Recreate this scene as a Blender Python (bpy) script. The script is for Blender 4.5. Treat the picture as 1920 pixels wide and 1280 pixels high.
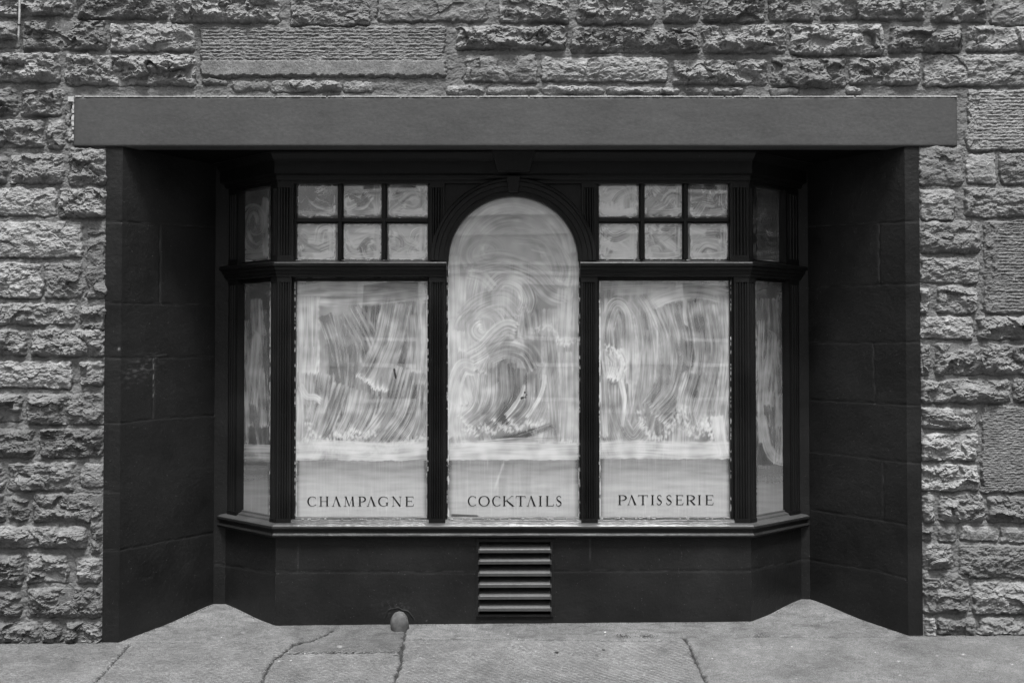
import bpy, math, random
import numpy as np
from mathutils import Vector

# ------------------------------------------------------------------ camera, sky, sun
for o in list(bpy.data.objects): bpy.data.objects.remove(o)
C = bpy.context.scene.collection
S = bpy.context.scene
F = 1870.0; PX, PY = 960.0, 611.0; PITCH = math.radians(1.19)
D = 5.42; H = 1.58
cd = bpy.data.cameras.new('camera'); cam = bpy.data.objects.new('camera', cd); C.objects.link(cam)
cam.location = (0, -D, H); cam.rotation_euler = (math.pi/2 + PITCH, 0, 0)
cd.sensor_width = 36; cd.lens = 36*F/1920; cd.shift_y = -(640-PY)/1920; cd.clip_start = .02; cd.clip_end = 400
S.camera = cam
w = bpy.data.worlds.new("World"); S.world = w; w.use_nodes = True
nt = w.node_tree; bg = nt.nodes['Background']
sky = nt.nodes.new('ShaderNodeTexSky'); sky.sky_type = 'NISHITA'; sky.sun_disc = False
SUN_EL = math.radians(69); SUN_AZ = math.radians(172)   # azimuth clockwise from +Y
sky.sun_elevation = SUN_EL; sky.sun_rotation = SUN_AZ; sky.dust_density = 3.0
bw = nt.nodes.new('ShaderNodeRGBToBW'); nt.links.new(sky.outputs[0], bw.inputs[0]); nt.links.new(bw.outputs[0], bg.inputs[0])
bg.inputs[1].default_value = 0.075
sl = bpy.data.lights.new('sun', 'SUN'); sl.energy = 1.5; sl.angle = math.radians(13); sl.color = (1, 1, 1)
so = bpy.data.objects.new('sun', sl); C.objects.link(so)
d = Vector((math.sin(SUN_AZ)*math.cos(SUN_EL), math.cos(SUN_AZ)*math.cos(SUN_EL), math.sin(SUN_EL)))
so.rotation_euler = d.to_track_quat('Z', 'Y').to_euler(); so.location = (2, -6, 9)
S.view_settings.view_transform = 'Standard'; S.view_settings.look = 'None'; S.view_settings.exposure = 2.0; S.view_settings.gamma = 1
S.render.engine = 'CYCLES'
S.cycles.max_bounces = 8; S.cycles.transparent_max_bounces = 12

random.seed(4); rng = np.random.default_rng(7)

# ------------------------------------------------------------------ measuring: pixel of the photograph -> point on a real plane
cp, sp = math.cos(PITCH), math.sin(PITCH)
def ray(px, py):
    a = (px-PX)/F; b = (PY-py)/F
    return a, cp - b*sp, sp + b*cp
def onY(px, py, y):                    # on the vertical plane at depth y
    dx, dy, dz = ray(px, py); t = (y+D)/dy
    return dx*t, H+dz*t                # x, z
def X(px, y, py=640): return onY(px, py, y)[0]
def Z(py, y, px=960): return onY(px, py, y)[1]
def on_plane(px, py, A, n):
    dx, dy, dz = ray(px, py)
    t = ((A[0])*n[0] + (A[1]+D)*n[1] + (A[2]-H)*n[2])/(dx*n[0]+dy*n[1]+dz*n[2])
    return (dx*t, -D+dy*t, H+dz*t)
def project(x, y, z):                  # arrays -> px, py
    Y = y+D; Zz = z-H
    f = Y*cp + Zz*sp; u = -Y*sp + Zz*cp
    return PX + F*x/f, PY - F*u/f

# ------------------------------------------------------------------ numpy noise
def _h(ix, iy, s):
    n = (ix.astype(np.int64)*374761393 + iy.astype(np.int64)*668265263 + int(s)*1442695041) & 0xffffffff
    n = ((n ^ (n >> 13))*1274126177) & 0xffffffff
    n = ((n ^ (n >> 16))*2246822519) & 0xffffffff
    return ((n ^ (n >> 15)) & 0xffffff)/float(0xffffff)
def gn(x, y, s=0):                     # gradient noise, about -1..1
    x0 = np.floor(x); y0 = np.floor(y); fx = x-x0; fy = y-y0
    u = fx*fx*fx*(fx*(fx*6-15)+10); v = fy*fy*fy*(fy*(fy*6-15)+10)
    def g(i, j):
        a = _h(x0+i, y0+j, s)*2*np.pi
        return np.cos(a)*(fx-i) + np.sin(a)*(fy-j)
    a = g(0, 0)*(1-u)+g(1, 0)*u; b = g(0, 1)*(1-u)+g(1, 1)*u
    return (a*(1-v)+b*v)*1.5
def fbm(x, y, s=0, o=4, g=.5):
    r = 0; a = 1; f = 1
    for i in range(o):
        r = r + a*gn(x*f, y*f, s+i*17); a *= g; f *= 2.03
    return r
def ridge(x, y, s=0, o=3):
    r = 0; a = 1; f = 1
    for i in range(o):
        r = r + a*(1-np.abs(gn(x*f, y*f, s+i*13))*2); a *= .5; f *= 2.1
    return r
def facet(x, y, s=0, tilt=1.0):        # broken planes: each cell its own tilted face
    x0 = np.floor(x); y0 = np.floor(y); best = np.full(np.shape(x), 9e9); out = np.zeros(np.shape(x))
    for i in (-1, 0, 1):
        for j in (-1, 0, 1):
            cx = x0+i; cy = y0+j
            qx = cx+_h(cx, cy, s); qy = cy+_h(cx, cy, s+5)
            dx = x-qx; dy = y-qy; dd = dx*dx+dy*dy
            hh = (_h(cx, cy, s+9)-.5)*.9 + tilt*((_h(cx, cy, s+11)-.5)*2*dx + (_h(cx, cy, s+12)-.45)*2*dy)
            m = dd < best; best = np.where(m, dd, best); out = np.where(m, hh, out)
    return out
def flake(x, y, s=0, k=3.2):            # layered break: terraces with ragged lips
    n = (fbm(x, y, s, 3, .46)+.25*y)*k; f = np.floor(n); t = n-f
    return (f+ss(0, .30, t)*.85+.15*t)/k-.25*y
def ss(a, b, x):
    t = np.clip((x-a)/(b-a), 0, 1); return t*t*(3-2*t)

# ------------------------------------------------------------------ object helpers
def tag(o, label=None, cat=None, group=None, kind=None):
    if label: o['label'] = label
    if cat: o['category'] = cat
    if group: o['group'] = group
    if kind: o['kind'] = kind
    return o
def thing(name, label, cat, loc=(0, 0, 0), group=None):
    o = bpy.data.objects.new(name, None); C.objects.link(o); o.location = loc; o.empty_display_size = .1
    return tag(o, label, cat, group)
def link(name, me, m, parent=None, label=None):
    me.name = name
    o = bpy.data.objects.new(name, me); C.objects.link(o)
    if m: me.materials.append(m)
    if parent is not None:
        o.parent = parent
        if parent.type == 'EMPTY': o.location = -Vector(parent.location)
    if label: o['label'] = label
    return o
class MB:                              # collects faces; world coordinates
    def __init__(s): s.v = []; s.f = []
    def add(s, vs, fs):
        n = len(s.v); s.v += [tuple(p) for p in vs]; s.f += [tuple(i+n for i in f) for f in fs]
    def box(s, x0, x1, y0, y1, z0, z1, fn=None):
        vs = [(x, y, z) for z in (z0, z1) for y in (y0, y1) for x in (x0, x1)]
        if fn: vs = [fn(*p) for p in vs]
        s.add(vs, [(0, 2, 3, 1), (4, 5, 7, 6), (0, 1, 5, 4), (2, 6, 7, 3), (0, 4, 6, 2), (1, 3, 7, 5)])
    def build(s, name, m, parent=None, label=None, smooth=False, bevel=0):
        me = bpy.data.meshes.new(name); me.from_pydata(s.v, [], s.f)
        import bmesh
        b = bmesh.new(); b.from_mesh(me); bmesh.ops.recalc_face_normals(b, faces=b.faces); b.to_mesh(me); b.free()
        if smooth: me.polygons.foreach_set('use_smooth', [True]*len(me.polygons))
        o = link(name, me, m, parent, label)
        if bevel:
            bv = o.modifiers.new('b', 'BEVEL'); bv.width = bevel; bv.segments = 2; bv.limit_method = 'ANGLE'
        return o
def grid_mesh(name, P, keep=None, attrs=None, smooth=True, flip=False):
    """P: (ny,nx,3) points; keep: (ny-1,nx-1) bool"""
    ny, nx = P.shape[:2]
    idx = np.arange(ny*nx).reshape(ny, nx)
    q = np.stack([idx[:-1, :-1], idx[:-1, 1:], idx[1:, 1:], idx[1:, :-1]], -1)
    if flip: q = q[..., ::-1]
    q = q.reshape(-1, 4) if keep is None else q[keep]
    used = np.zeros(ny*nx, bool); used[q.ravel()] = True
    remap = np.cumsum(used)-1
    co = P.reshape(-1, 3)[used]; q = remap[q]
    me = bpy.data.meshes.new(name)
    me.vertices.add(len(co)); me.vertices.foreach_set('co', co.astype(np.float32).ravel())
    me.loops.add(q.size); me.loops.foreach_set('vertex_index', q.ravel().astype(np.int32))
    me.polygons.add(len(q)); me.polygons.foreach_set('loop_start', (np.arange(len(q))*4).astype(np.int32))
    me.polygons.foreach_set('loop_total', np.full(len(q), 4, np.int32))
    me.polygons.foreach_set('use_smooth', np.full(len(q), smooth))
    me.update(calc_edges=True)
    for k, a in (attrs or {}).items():
        at = me.attributes.new(k, 'FLOAT', 'POINT'); at.data.foreach_set('value', a.ravel()[used].astype(np.float32))
    return me
def join_meshes(name, mes, smooth=True):
    vs = []; fs = []; at = {}; n = 0
    for me in mes:
        c = np.empty(len(me.vertices)*3, np.float32); me.vertices.foreach_get('co', c); vs.append(c.reshape(-1, 3))
        l = np.empty(len(me.loops), np.int32); me.loops.foreach_get('vertex_index', l); fs.append(l.reshape(-1, 4)+n); n += len(me.vertices)
        for a in me.attributes:
            if a.name in ('tone', 'kind'):
                d_ = np.empty(len(me.vertices), np.float32); a.data.foreach_get('value', d_); at.setdefault(a.name, []).append(d_)
        bpy.data.meshes.remove(me)
    co = np.concatenate(vs); q = np.concatenate(fs)
    me = bpy.data.meshes.new(name)
    me.vertices.add(len(co)); me.vertices.foreach_set('co', co.ravel())
    me.loops.add(q.size); me.loops.foreach_set('vertex_index', q.ravel())
    me.polygons.add(len(q)); me.polygons.foreach_set('loop_start', (np.arange(len(q))*4).astype(np.int32))
    me.polygons.foreach_set('loop_total', np.full(len(q), 4, np.int32)); me.polygons.foreach_set('use_smooth', np.full(len(q), smooth))
    me.update(calc_edges=True)
    for k, a in at.items():
        t = me.attributes.new(k, 'FLOAT', 'POINT'); t.data.foreach_set('value', np.concatenate(a))
    return me

# ------------------------------------------------------------------ materials
class MT:
    def __init__(s, name, rough=.6, spec=.3):
        s.m = bpy.data.materials.new(name); s.m.use_nodes = True; s.t = s.m.node_tree
        s.b = s.t.nodes['Principled BSDF']; s.b.inputs['Roughness'].default_value = rough; s.b.inputs['Specular IOR Level'].default_value = spec
        s.co = s.t.nodes.new('ShaderNodeTexCoord').outputs['Object']
    def n(s, typ, **kw):
        nd = s.t.nodes.new('ShaderNode'+typ)
        for k, v in kw.items(): setattr(nd, k, v)
        return nd
    def put(s, sock, v):
        if isinstance(v, (int, float)): sock.default_value = v
        else: s.t.links.new(v, sock)
    def math(s, op, a, b=0.0, c=None, clamp=False):
        nd = s.n('Math', operation=op, use_clamp=clamp); s.put(nd.inputs[0], a); s.put(nd.inputs[1], b)
        if c is not None: s.put(nd.inputs[2], c)
        return nd.outputs[0]
    def noise(s, scale, detail=4, rough=.55, stretch=None, dist=0):
        nd = s.n('TexNoise'); nd.inputs['Scale'].default_value = scale; nd.inputs['Detail'].default_value = detail
        nd.inputs['Roughness'].default_value = rough; nd.inputs['Distortion'].default_value = dist
        if stretch:
            mp = s.n('Mapping'); mp.inputs['Scale'].default_value = stretch; s.t.links.new(s.co, mp.inputs[0]); s.t.links.new(mp.outputs[0], nd.inputs[0])
        else: s.t.links.new(s.co, nd.inputs[0])
        return nd.outputs['Fac']
    def ramp(s, v, a, b, c0=0.0, c1=1.0):
        nd = s.n('MapRange', clamp=True); s.put(nd.inputs[0], v)
        nd.inputs[1].default_value = a; nd.inputs[2].default_value = b; nd.inputs[3].default_value = c0; nd.inputs[4].default_value = c1
        return nd.outputs[0]
    def attr(s, name):
        nd = s.n('Attribute', attribute_name=name); return nd.outputs['Fac']
    def mixf(s, f, a, b):
        nd = s.n('Mix', data_type='FLOAT'); s.put(nd.inputs[0], f); s.put(nd.inputs[2], a); s.put(nd.inputs[3], b); return nd.outputs[0]
    def grey(s, v):
        nd = s.n('CombineColor'); [s.put(nd.inputs[i], v) for i in range(3)]
        s.t.links.new(nd.outputs[0], s.b.inputs['Base Color']); return nd.outputs[0]
    def bump(s, h, dist, strength=1.0):
        nd = s.n('Bump'); nd.inputs['Distance'].default_value = dist; nd.inputs['Strength'].default_value = strength
        s.put(nd.inputs['Height'], h); s.t.links.new(nd.outputs[0], s.b.inputs['Normal']); return nd.outputs[0]

def paint(name, val, rough=.45, wear=0.0, grain=.0006, spec=.35, streak=None, mott=.28):
    t = MT(name, rough, spec)
    n1 = t.noise(3.1, 5); n2 = t.noise(70, 4, .6, streak)
    v = t.math('MULTIPLY', t.ramp(n1, .3, .7, 1-mott, 1+mott), val)
    v = t.math('MULTIPLY', v, t.ramp(n2, .3, .7, .85, 1.15))
    sc = t.ramp(t.noise(150, 2, .5), .725, .75)            # tiny chips and spots of dried wash
    v = t.math('ADD', v, t.math('MULTIPLY', sc, .05+wear*.5))
    if wear:
        a = t.attr('tone'); v = t.math('ADD', v, t.math('MULTIPLY', a, wear))
    t.grey(v)
    t.put(t.b.inputs['Roughness'], t.ramp(n1, .3, .7, rough-.08, rough+.12))
    t.bump(t.math('ADD', t.math('MULTIPLY', n2, .6), t.noise(14, 5)), grain*6)
    return t.m

def mk_stone():
    t = MT('sandstone', .9, .15)
    tone = t.attr('tone'); kind = t.attr('kind')
    n1 = t.noise(9, 6, .6); n2 = t.noise(55, 6, .65); n3 = t.noise(230, 3, .6)
    st = t.math('MULTIPLY', tone, .185)
    st = t.math('MULTIPLY', st, t.ramp(n1, .25, .75, .72, 1.3))
    st = t.math('MULTIPLY', st, t.ramp(n2, .3, .7, .78, 1.24))
    lich = t.ramp(t.noise(26, 5, .7, dist=.6), .62, .70)      # pale lichen and lime blooms
    st = t.math('ADD', st, t.math('MULTIPLY', lich, .13))
    soot = t.ramp(t.noise(17, 5, .7, dist=.8), .64, .74)
    st = t.math('MULTIPLY', st, t.math('SUBTRACT', 1.0, t.math('MULTIPLY', soot, .5)))
    mo = t.math('MULTIPLY', t.ramp(n2, .3, .7, .86, 1.13), .14)
    mo = t.math('MULTIPLY', mo, t.ramp(n1, .3, .7, .82, 1.15))
    v = t.mixf(kind, mo, st)
    v = t.math('MULTIPLY', v, t.ramp(n3, .3, .7, .86, 1.16))
    t.grey(v)
    h = t.math('ADD', t.math('MULTIPLY', n2, t.mixf(kind, .25, 1.0)), t.math('MULTIPLY', n3, .3))
    t.bump(h, .0065)
    return t.m
M_stone = mk_stone()
M_lintel = paint('satin grey masonry paint', .062, .5, grain=.0002, spec=.3, streak=(.6, 1, 1), mott=.07)
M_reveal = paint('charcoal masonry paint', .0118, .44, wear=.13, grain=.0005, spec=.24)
M_wood = paint('black gloss timber paint', .0072, .36, grain=.0004, spec=.28, streak=(1, 1, .12))
M_sill = paint('weathered black timber paint', .009, .46, wear=0, grain=.0006, spec=.35, streak=(.08, 1, 1))
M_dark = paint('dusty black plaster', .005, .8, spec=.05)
M_louvre = paint('grey painted louvre metal', .05, .42, grain=.0002, spec=.5)

def mk_glass():
    """glass with a coat of whitewash on it: 'wash' is how thick the smeared coat is, 'cover' how much of the glass it hides"""
    t = MT('whitewashed window glass', .75, 0)
    wsh = t.attr('wash'); cov = t.attr('cover')
    fine = t.noise(500, 2, .5)
    v = t.ramp(wsh, 0, 1, .01, .90)
    v = t.math('MULTIPLY', v, t.ramp(fine, .3, .7, .93, 1.07))
    t.grey(v)
    tr = t.n('BsdfTransparent'); mix = t.n('MixShader')
    t.put(mix.inputs[0], cov); t.t.links.new(tr.outputs[0], mix.inputs[1]); t.t.links.new(t.b.outputs[0], mix.inputs[2])
    gl = t.n('BsdfGlossy'); gl.inputs['Roughness'].default_value = .012
    fr = t.n('Fresnel'); fr.inputs[0].default_value = 1.6
    f2 = t.math('MULTIPLY', fr.outputs[0], 6.5, clamp=True)
    mx = t.n('MixShader'); t.put(mx.inputs[0], f2); t.t.links.new(mix.outputs[0], mx.inputs[1]); t.t.links.new(gl.outputs[0], mx.inputs[2])
    bp = t.n('Bump'); bp.inputs['Distance'].default_value = .0016; t.put(bp.inputs['Height'], t.noise(1.6, 1)); t.t.links.new(bp.outputs[0], gl.inputs['Normal'])
    out = [n for n in t.t.nodes if n.type == 'OUTPUT_MATERIAL'][0]; t.t.links.new(mx.outputs[0], out.inputs[0])
    return t.m
M_glass = mk_glass()
def mk_plain(name, v, rough=.8, spec=.2, nz=20):
    t = MT(name, rough, spec); t.grey(t.math('MULTIPLY', t.ramp(t.noise(nz, 5), .3, .7, .75, 1.25), v)); t.bump(t.noise(nz*6, 3), .002); return t.m
M_letter = mk_plain('black vinyl lettering', .012, .5)
M_wash = mk_plain('dried white paint', .62, .8, nz=60)

def mk_pave():
    t = MT('paving stone', .85, .25)
    kind = t.attr('kind'); tone = t.attr('tone')
    n1 = t.noise(2.3, 5); n2 = t.noise(38, 6, .65); n3 = t.noise(190, 3, .6)
    v = t.math('MULTIPLY', tone, .172)
    v = t.math('MULTIPLY', v, t.ramp(n1, .3, .7, .74, 1.26))
    v = t.math('MULTIPLY', v, t.ramp(t.noise(11, 5, .65), .3, .7, .84, 1.14))
    v = t.math('MULTIPLY', v, t.ramp(n2, .3, .7, .78, 1.22)); v = t.math('MULTIPLY', v, t.ramp(n3, .32, .68, .5, 1.6))
    wv = t.n('TexWave'); wv.inputs['Scale'].default_value = 17; wv.inputs['Distortion'].default_value = 2.2; wv.inputs['Detail'].default_value = 3; wv.inputs['Detail Scale'].default_value = 3
    mp = t.n('Mapping'); mp.inputs['Rotation'].default_value = (0, 0, 1.1); t.t.links.new(t.co, mp.inputs[0]); t.t.links.new(mp.outputs[0], wv.inputs[0])
    row = t.math('MULTIPLY', wv.outputs['Fac'], kind)
    v = t.math('MULTIPLY', v, t.ramp(row, 0, 1, .72, 1.34))
    spot = t.ramp(t.noise(42, 1, .4), .80, .82)
    v = t.math('ADD', v, t.math('MULTIPLY', spot, .3))
    t.grey(v)
    h = t.math('ADD', t.math('MULTIPLY', n2, .5), t.math('ADD', t.math('MULTIPLY', n3, .6), t.math('MULTIPLY', row, 1.3)))
    t.bump(h, .012)
    return t.m
M_pave = mk_pave()

# ------------------------------------------------------------------ key planes
Y1 = .228; Y2 = .545                    # bay front, back of the recess
GL = onY(190, 1203, 0)[1]; GR = onY(1730, 1190, 0)[1]
XL_ = X(190, 0); XR_ = X(1730, 0)
def gz(x, y):                           # ground height
    base = GL + (GR-GL)*(x-XL_)/(XR_-XL_)
    return base + np.where(y > 0, .078*y, .02*y)
RXL0, RXR0 = X(228, 0), X(1698, 0)      # front arris of the splayed reveals
RXL1, RXR1 = X(403, Y2), X(1516, Y2)    # recess corners
CLx, CRx = X(519, Y1), X(1406, Y1)      # bay corners
ELx, ERx = X(425, Y2), X(1500, Y2)
SOF = Z(274, 0)                         # soffit level

bld = thing('stone_building', 'rubble stone building with a painted lintel over a recessed black bay shop window', 'building', (0, 0, 0))

# ------------------------------------------------------------------ the stone wall
stones = []   # x0,y0,x1,y1,type
def R(row, t='r'):
    for a in row: stones.append((a[0], a[1], a[2], a[3], a[4] if len(a) > 4 else t))
R([(-60,-22,138,32),(145,-22,315,37),(320,-20,524,44),(543,-22,695,50,'f'),(705,-20,912,42,'s'),(935,-20,1068,44),(1080,-22,1225,47),(1242,-20,1313,45),
   (1318,-22,1434,43),(1440,-22,1527,41),(1536,-24,1738,39),(1744,-20,1850,44),(1857,-22,1990,48,'s')])
R([(-90,40,36,92),(42,38,200,95),(206,44,367,98),(377,50,836,146,'T'),(856,48,1063,94),(1072,50,1311,100),(1317,47,1474,100),(1479,44,1657,105),(1665,49,1804,100),(1809,48,2000,98)])
R([(-120,98,115,156),(123,102,368,161),(870,102,1008,156,'s'),(1014,107,1252,155,'f'),(1258,112,1438,160),(1445,107,1585,165),(1591,107,1726,160),(1731,102,1990,163,'f')])
R([(378,147,432,160,'s'),(434,152,505,171,'s'),(508,151,640,173),(642,154,700,172,'s'),(835,160,908,177),(912,163,1010,177,'s'),(1014,161,1130,177),(1134,163,1275,177),(1280,164,1330,178),(1333,163,1396,178),(1441,164,1500,178,'s'),(1585,163,1618,178)])
R([(-70,165,35,218),(40,167,119,218),(124,186,136,236,'s'),(124,240,136,268,'s'),(-80,225,85,278),(89,225,122,279),(-70,286,13,345),(18,288,123,346),(130,277,200,348),
   (-90,352,107,405,'f'),(111,352,200,410),(-80,414,156,484,'f'),(162,414,200,560,'s'),(-110,492,80,560,'f'),(83,492,155,560,'f'),(-60,569,142,611),(150,572,198,620),
   (-90,617,51,666),(60,616,197,668),(-70,676,136,728,'f'),(150,675,196,723),(-60,738,43,791),(49,736,196,796),(-90,802,66,858),(75,802,196,858),
   (-70,866,8,918),(15,865,141,920),(152,867,194,916,'s'),(-60,924,10,978),(15,930,54,976),(62,924,192,978),(-80,984,165,1028),(171,955,191,1040),
   (-90,1036,47,1100),(51,1037,129,1092),(143,1042,191,1094),(-70,1106,42,1156),(52,1100,190,1158),(-90,1163,76,1207),(80,1163,117,1206),(121,1163,189,1207)])
R([(1812,167,2010,284,'t'),(1722,272,1806,349,'s'),(1811,286,1866,346,'s'),(1872,286,1990,346,'f'),(1723,355,1789,413,'l'),(1807,351,1990,407,'l'),
   (1723,414,1838,475),(1843,412,2000,588,'t'),(1724,481,1836,531,'f'),(1724,538,1743,588),(1754,535,1833,588),(1724,592,1824,635,'f'),(1830,592,2000,637),
   (1725,643,1745,704),(1752,643,1960,703),(1726,710,1893,756),(1897,708,2000,753),(1726,762,1834,804),(1840,759,2000,923,'t2'),(1727,811,1833,863),(1727,868,1836,921),
   (1728,926,1752,980),(1758,926,1846,979),(1851,928,2000,980),(1728,985,1751,1014),(1758,984,1791,1015,'s'),(1797,985,1871,1014,'s'),(1874,985,2000,1018,'s'),
   (1729,1017,1786,1066),(1795,1020,2000,1083,'f'),(1730,1072,1818,1150),(1823,1090,2000,1150),(1732,1155,1756,1192),(1758,1156,1831,1192),(1834,1154,2000,1192)])
# coursing carries on outside the frame
rr = random.Random(5)
def courses(x0, x1, y0, y1):
    y = y0
    while y < y1:
        h = rr.uniform(48, 62); x = x0-rr.uniform(0, 90)
        while x < x1:
            wd = rr.uniform(70, 230); stones.append((x, y, min(x+wd, x1+20), min(y+h, y1), rr.choice('rrrfs'))); x += wd+7
        y += h+8
courses(-900, 2800, -640, -30)
for (a, b) in ((-900, -128), (2018, 2800)): courses(a, b, -22, 1200)

def wall_patch(xs, ys, keepf=None):
    px, py = np.meshgrid(xs, ys)
    wx = px + 3.6*fbm(px/26, py/22, 3, 3) + 3.0*gn(px/70, py/40, 5) + 1.6*gn(px/6, py/6, 8)
    wy = py + 3.0*fbm(px/30, py/20, 33, 3) + 1.5*gn(px/6, py/6, 38)
    hgt = 1.6*fbm(px/22, py/14, 90, 3) + .7*gn(px/4, py/3.5, 91)      # mortar, in px
    tone = np.ones_like(px)*.9; kind = np.zeros_like(px)
    for k, (x0, y0, x1, y1, ty) in enumerate(stones):
        i0, i1 = np.searchsorted(xs, (x0-9, x1+9)); j0, j1 = np.searchsorted(ys, (y0-9, y1+9))
        if i1 <= i0 or j1 <= j0: continue
        sl_ = (slice(j0, j1), slice(i0, i1)); qx = wx[sl_]; qy = wy[sl_]; rx = px[sl_]; ry = py[sl_]
        ox, oy = k*37.3, k*91.7
        rad = 7.0
        ax = np.abs(qx-(x0+x1)/2)-(x1-x0)/2+rad; ay = np.abs(qy-(y0+y1)/2)-(y1-y0)/2+rad
        sd = -(np.minimum(np.maximum(ax, ay), 0)+np.hypot(np.maximum(ax, 0), np.maximum(ay, 0))-rad)
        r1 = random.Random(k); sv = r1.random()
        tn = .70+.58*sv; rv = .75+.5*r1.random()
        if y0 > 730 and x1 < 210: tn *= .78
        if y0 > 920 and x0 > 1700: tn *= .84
        if ty in 'rfls':
            big = facet(rx/46+ox+.5*gn(rx/30, ry/30, 5), ry/30+oy+.5*gn(rx/30, ry/30, 6), k, 1.0)
            med = facet(rx/17+ox+.8*gn(rx/12, ry/12, 15), ry/12+oy+.8*gn(rx/12, ry/12, 16), k+3, 1.2)
            sml = facet(rx/7.5+ox+.8*gn(rx/6, ry/6, 25), ry/5.5+oy, k+7, 1.2)
            rg = ridge(rx/20+ox, ry/11+oy, k+4, 3)
            fine = fbm(rx/4.2+ox, ry/3.2+oy, k, 2)
            ang = (sv-.5)*.9; lw = (ry+ang*rx)/13+1.6*fbm(rx/26+ox, ry/20+oy, k+21, 3)
            led = (lw-np.floor(lw))**1.3-.45                      # ledges: slope outward going down, then break back under
            led = led*ss(-.5, .4, fbm(rx/20+ox, ry/16, k+22, 2))
            if ty == 'r': rel = (10.5*big+7.0*flake(rx/52+ox, ry/26+oy, k+50, 2.6)+1.9*flake(rx/15+ox, ry/9+oy, k+51, 2.2)+3.4*med+led*1.6+.3*fine)*rv; base = 9.0
            elif ty == 's': rel = (4.2*big+3.0*flake(rx/40+ox, ry/22+oy, k+50, 2.2)+.9*flake(rx/12+ox, ry/8+oy, k+51, 2)+.4*fine)*rv; base = 5.6; tn *= 1.02
            else: rel = (4.5*big+3.0*flake(rx/30+ox, ry/18+oy, k+50, 3)+2.2*flake(rx/11+ox, ry/7+oy, k+51, 2.6)+1.0*sml+.7*fine)*rv; base = 7.0; tn *= 1.08
            if ty == 'l': tn *= 1.12
            edge = 5.0 if ty == 'r' else 3.6
            prof = ss(0, edge, sd)*.62+ss(edge*.5, 16, sd)*.38
        else:
            rel = 0; base = 5.2; prof = ss(0, 3.4, sd)
            per = 6.3 if ty != 't2' else 4.6
            yy = ry+1.1*gn(rx/16+ox, ry/7, k)+.5*gn(rx/5, ry/5, 44)
            wv = np.abs(np.sin(np.pi*yy/per))**.7
            brk = ss(-.25, .35, fbm(rx/24+ox, ry/6+oy, k+2, 3))
            amp = {'T': 2.6, 't': 2.9, 't2': 1.4}[ty]
            rel = amp*(wv-.6)*(.22+1.05*brk)+1.2*fbm(rx/9, ry/4, k+1, 3)+.8*gn(rx/3.2, ry/2.4, 3)
            if ty == 'T':
                mg = ss(114, 118, ry)                      # smooth drafted margin, broken along its foot
                rel = rel*(1-mg)+mg*(.35*gn(rx/3, ry/9, 4)+1.2)
                foot = 143+5*fbm(rx/18, rx*0+3, 71, 3)-12*ss(440, 420, rx)*0
                prof = prof*(1-ss(foot-1.5, foot+1, ry))
            if ty == 't':
                rg_ = ss(x0+34, x0+16, rx+8*fbm(rx/9, ry/13, 5)); rel = rel*(1-rg_)+rg_*(3.2*facet(rx/14, ry/11, 7)+1.2*fbm(rx/5, ry/4, 8)-1)
            tn *= 1.0
        hh = prof*np.maximum(base+rel, 1.0)
        s2 = ss(.5, 2.3, sd)
        cav = -2.4*np.exp(-((sd+.8)/1.5)**2)*(.35+.65*ss(-.5, .6, gn(rx/26+ox, ry/17, k+60)))*ss((y0+y1)/2-4, y1, ry)*1.5   # open joint under the stone
        new = np.where(sd > -4, hgt[sl_]*(1-s2)+hh*s2+cav, hgt[sl_])
        hgt[sl_] = new
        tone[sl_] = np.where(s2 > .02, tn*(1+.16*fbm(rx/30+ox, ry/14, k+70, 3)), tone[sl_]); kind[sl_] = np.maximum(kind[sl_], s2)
    sc = 1/345.0
    P = np.empty(px.shape+(3,)); P[..., 0] = (px-960)*sc*1.0; P[..., 2] = H+(650-py)*sc
    P[..., 1] = -hgt*sc*.84
    # pixel -> metre on the wall plane with the camera's slight tilt taken out
    vx, vz = onY(px, py, 0.0); P[..., 0] = vx; P[..., 2] = vz
    keep = None
    if keepf is not None:
        cx = (px[:-1, :-1]+px[1:, 1:])/2; cy = (py[:-1, :-1]+py[1:, 1:])/2; keep = keepf(cx, cy)
    return grid_mesh('w', P, keep, {'tone': tone, 'kind': kind}, smooth=False, flip=True)
st_ = 1.5
patches = []
ysA = np.arange(-12, 190.1, st_); 
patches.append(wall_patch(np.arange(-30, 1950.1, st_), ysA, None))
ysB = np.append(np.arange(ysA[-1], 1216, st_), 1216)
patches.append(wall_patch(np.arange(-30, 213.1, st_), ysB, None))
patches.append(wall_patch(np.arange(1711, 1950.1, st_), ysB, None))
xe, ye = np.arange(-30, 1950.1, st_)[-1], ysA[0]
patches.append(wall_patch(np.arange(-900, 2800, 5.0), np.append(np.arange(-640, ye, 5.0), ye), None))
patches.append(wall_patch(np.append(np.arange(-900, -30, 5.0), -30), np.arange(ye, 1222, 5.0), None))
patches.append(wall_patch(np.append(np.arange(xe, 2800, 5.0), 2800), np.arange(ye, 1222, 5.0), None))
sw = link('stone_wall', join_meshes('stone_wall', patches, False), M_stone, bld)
# the body of the wall behind its face (so that the building has depth)
b = MB(); zt = Z(-640, 0); xl, xr = X(-900, 0), X(2800, 0)
b.box(xl, xr, .06, 1.2, SOF+.01, zt); b.box(xl, RXL1-.02, .06, 1.2, -.3, SOF); b.box(RXR1+.02, xr, .06, 1.2, -.3, SOF)
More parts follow.
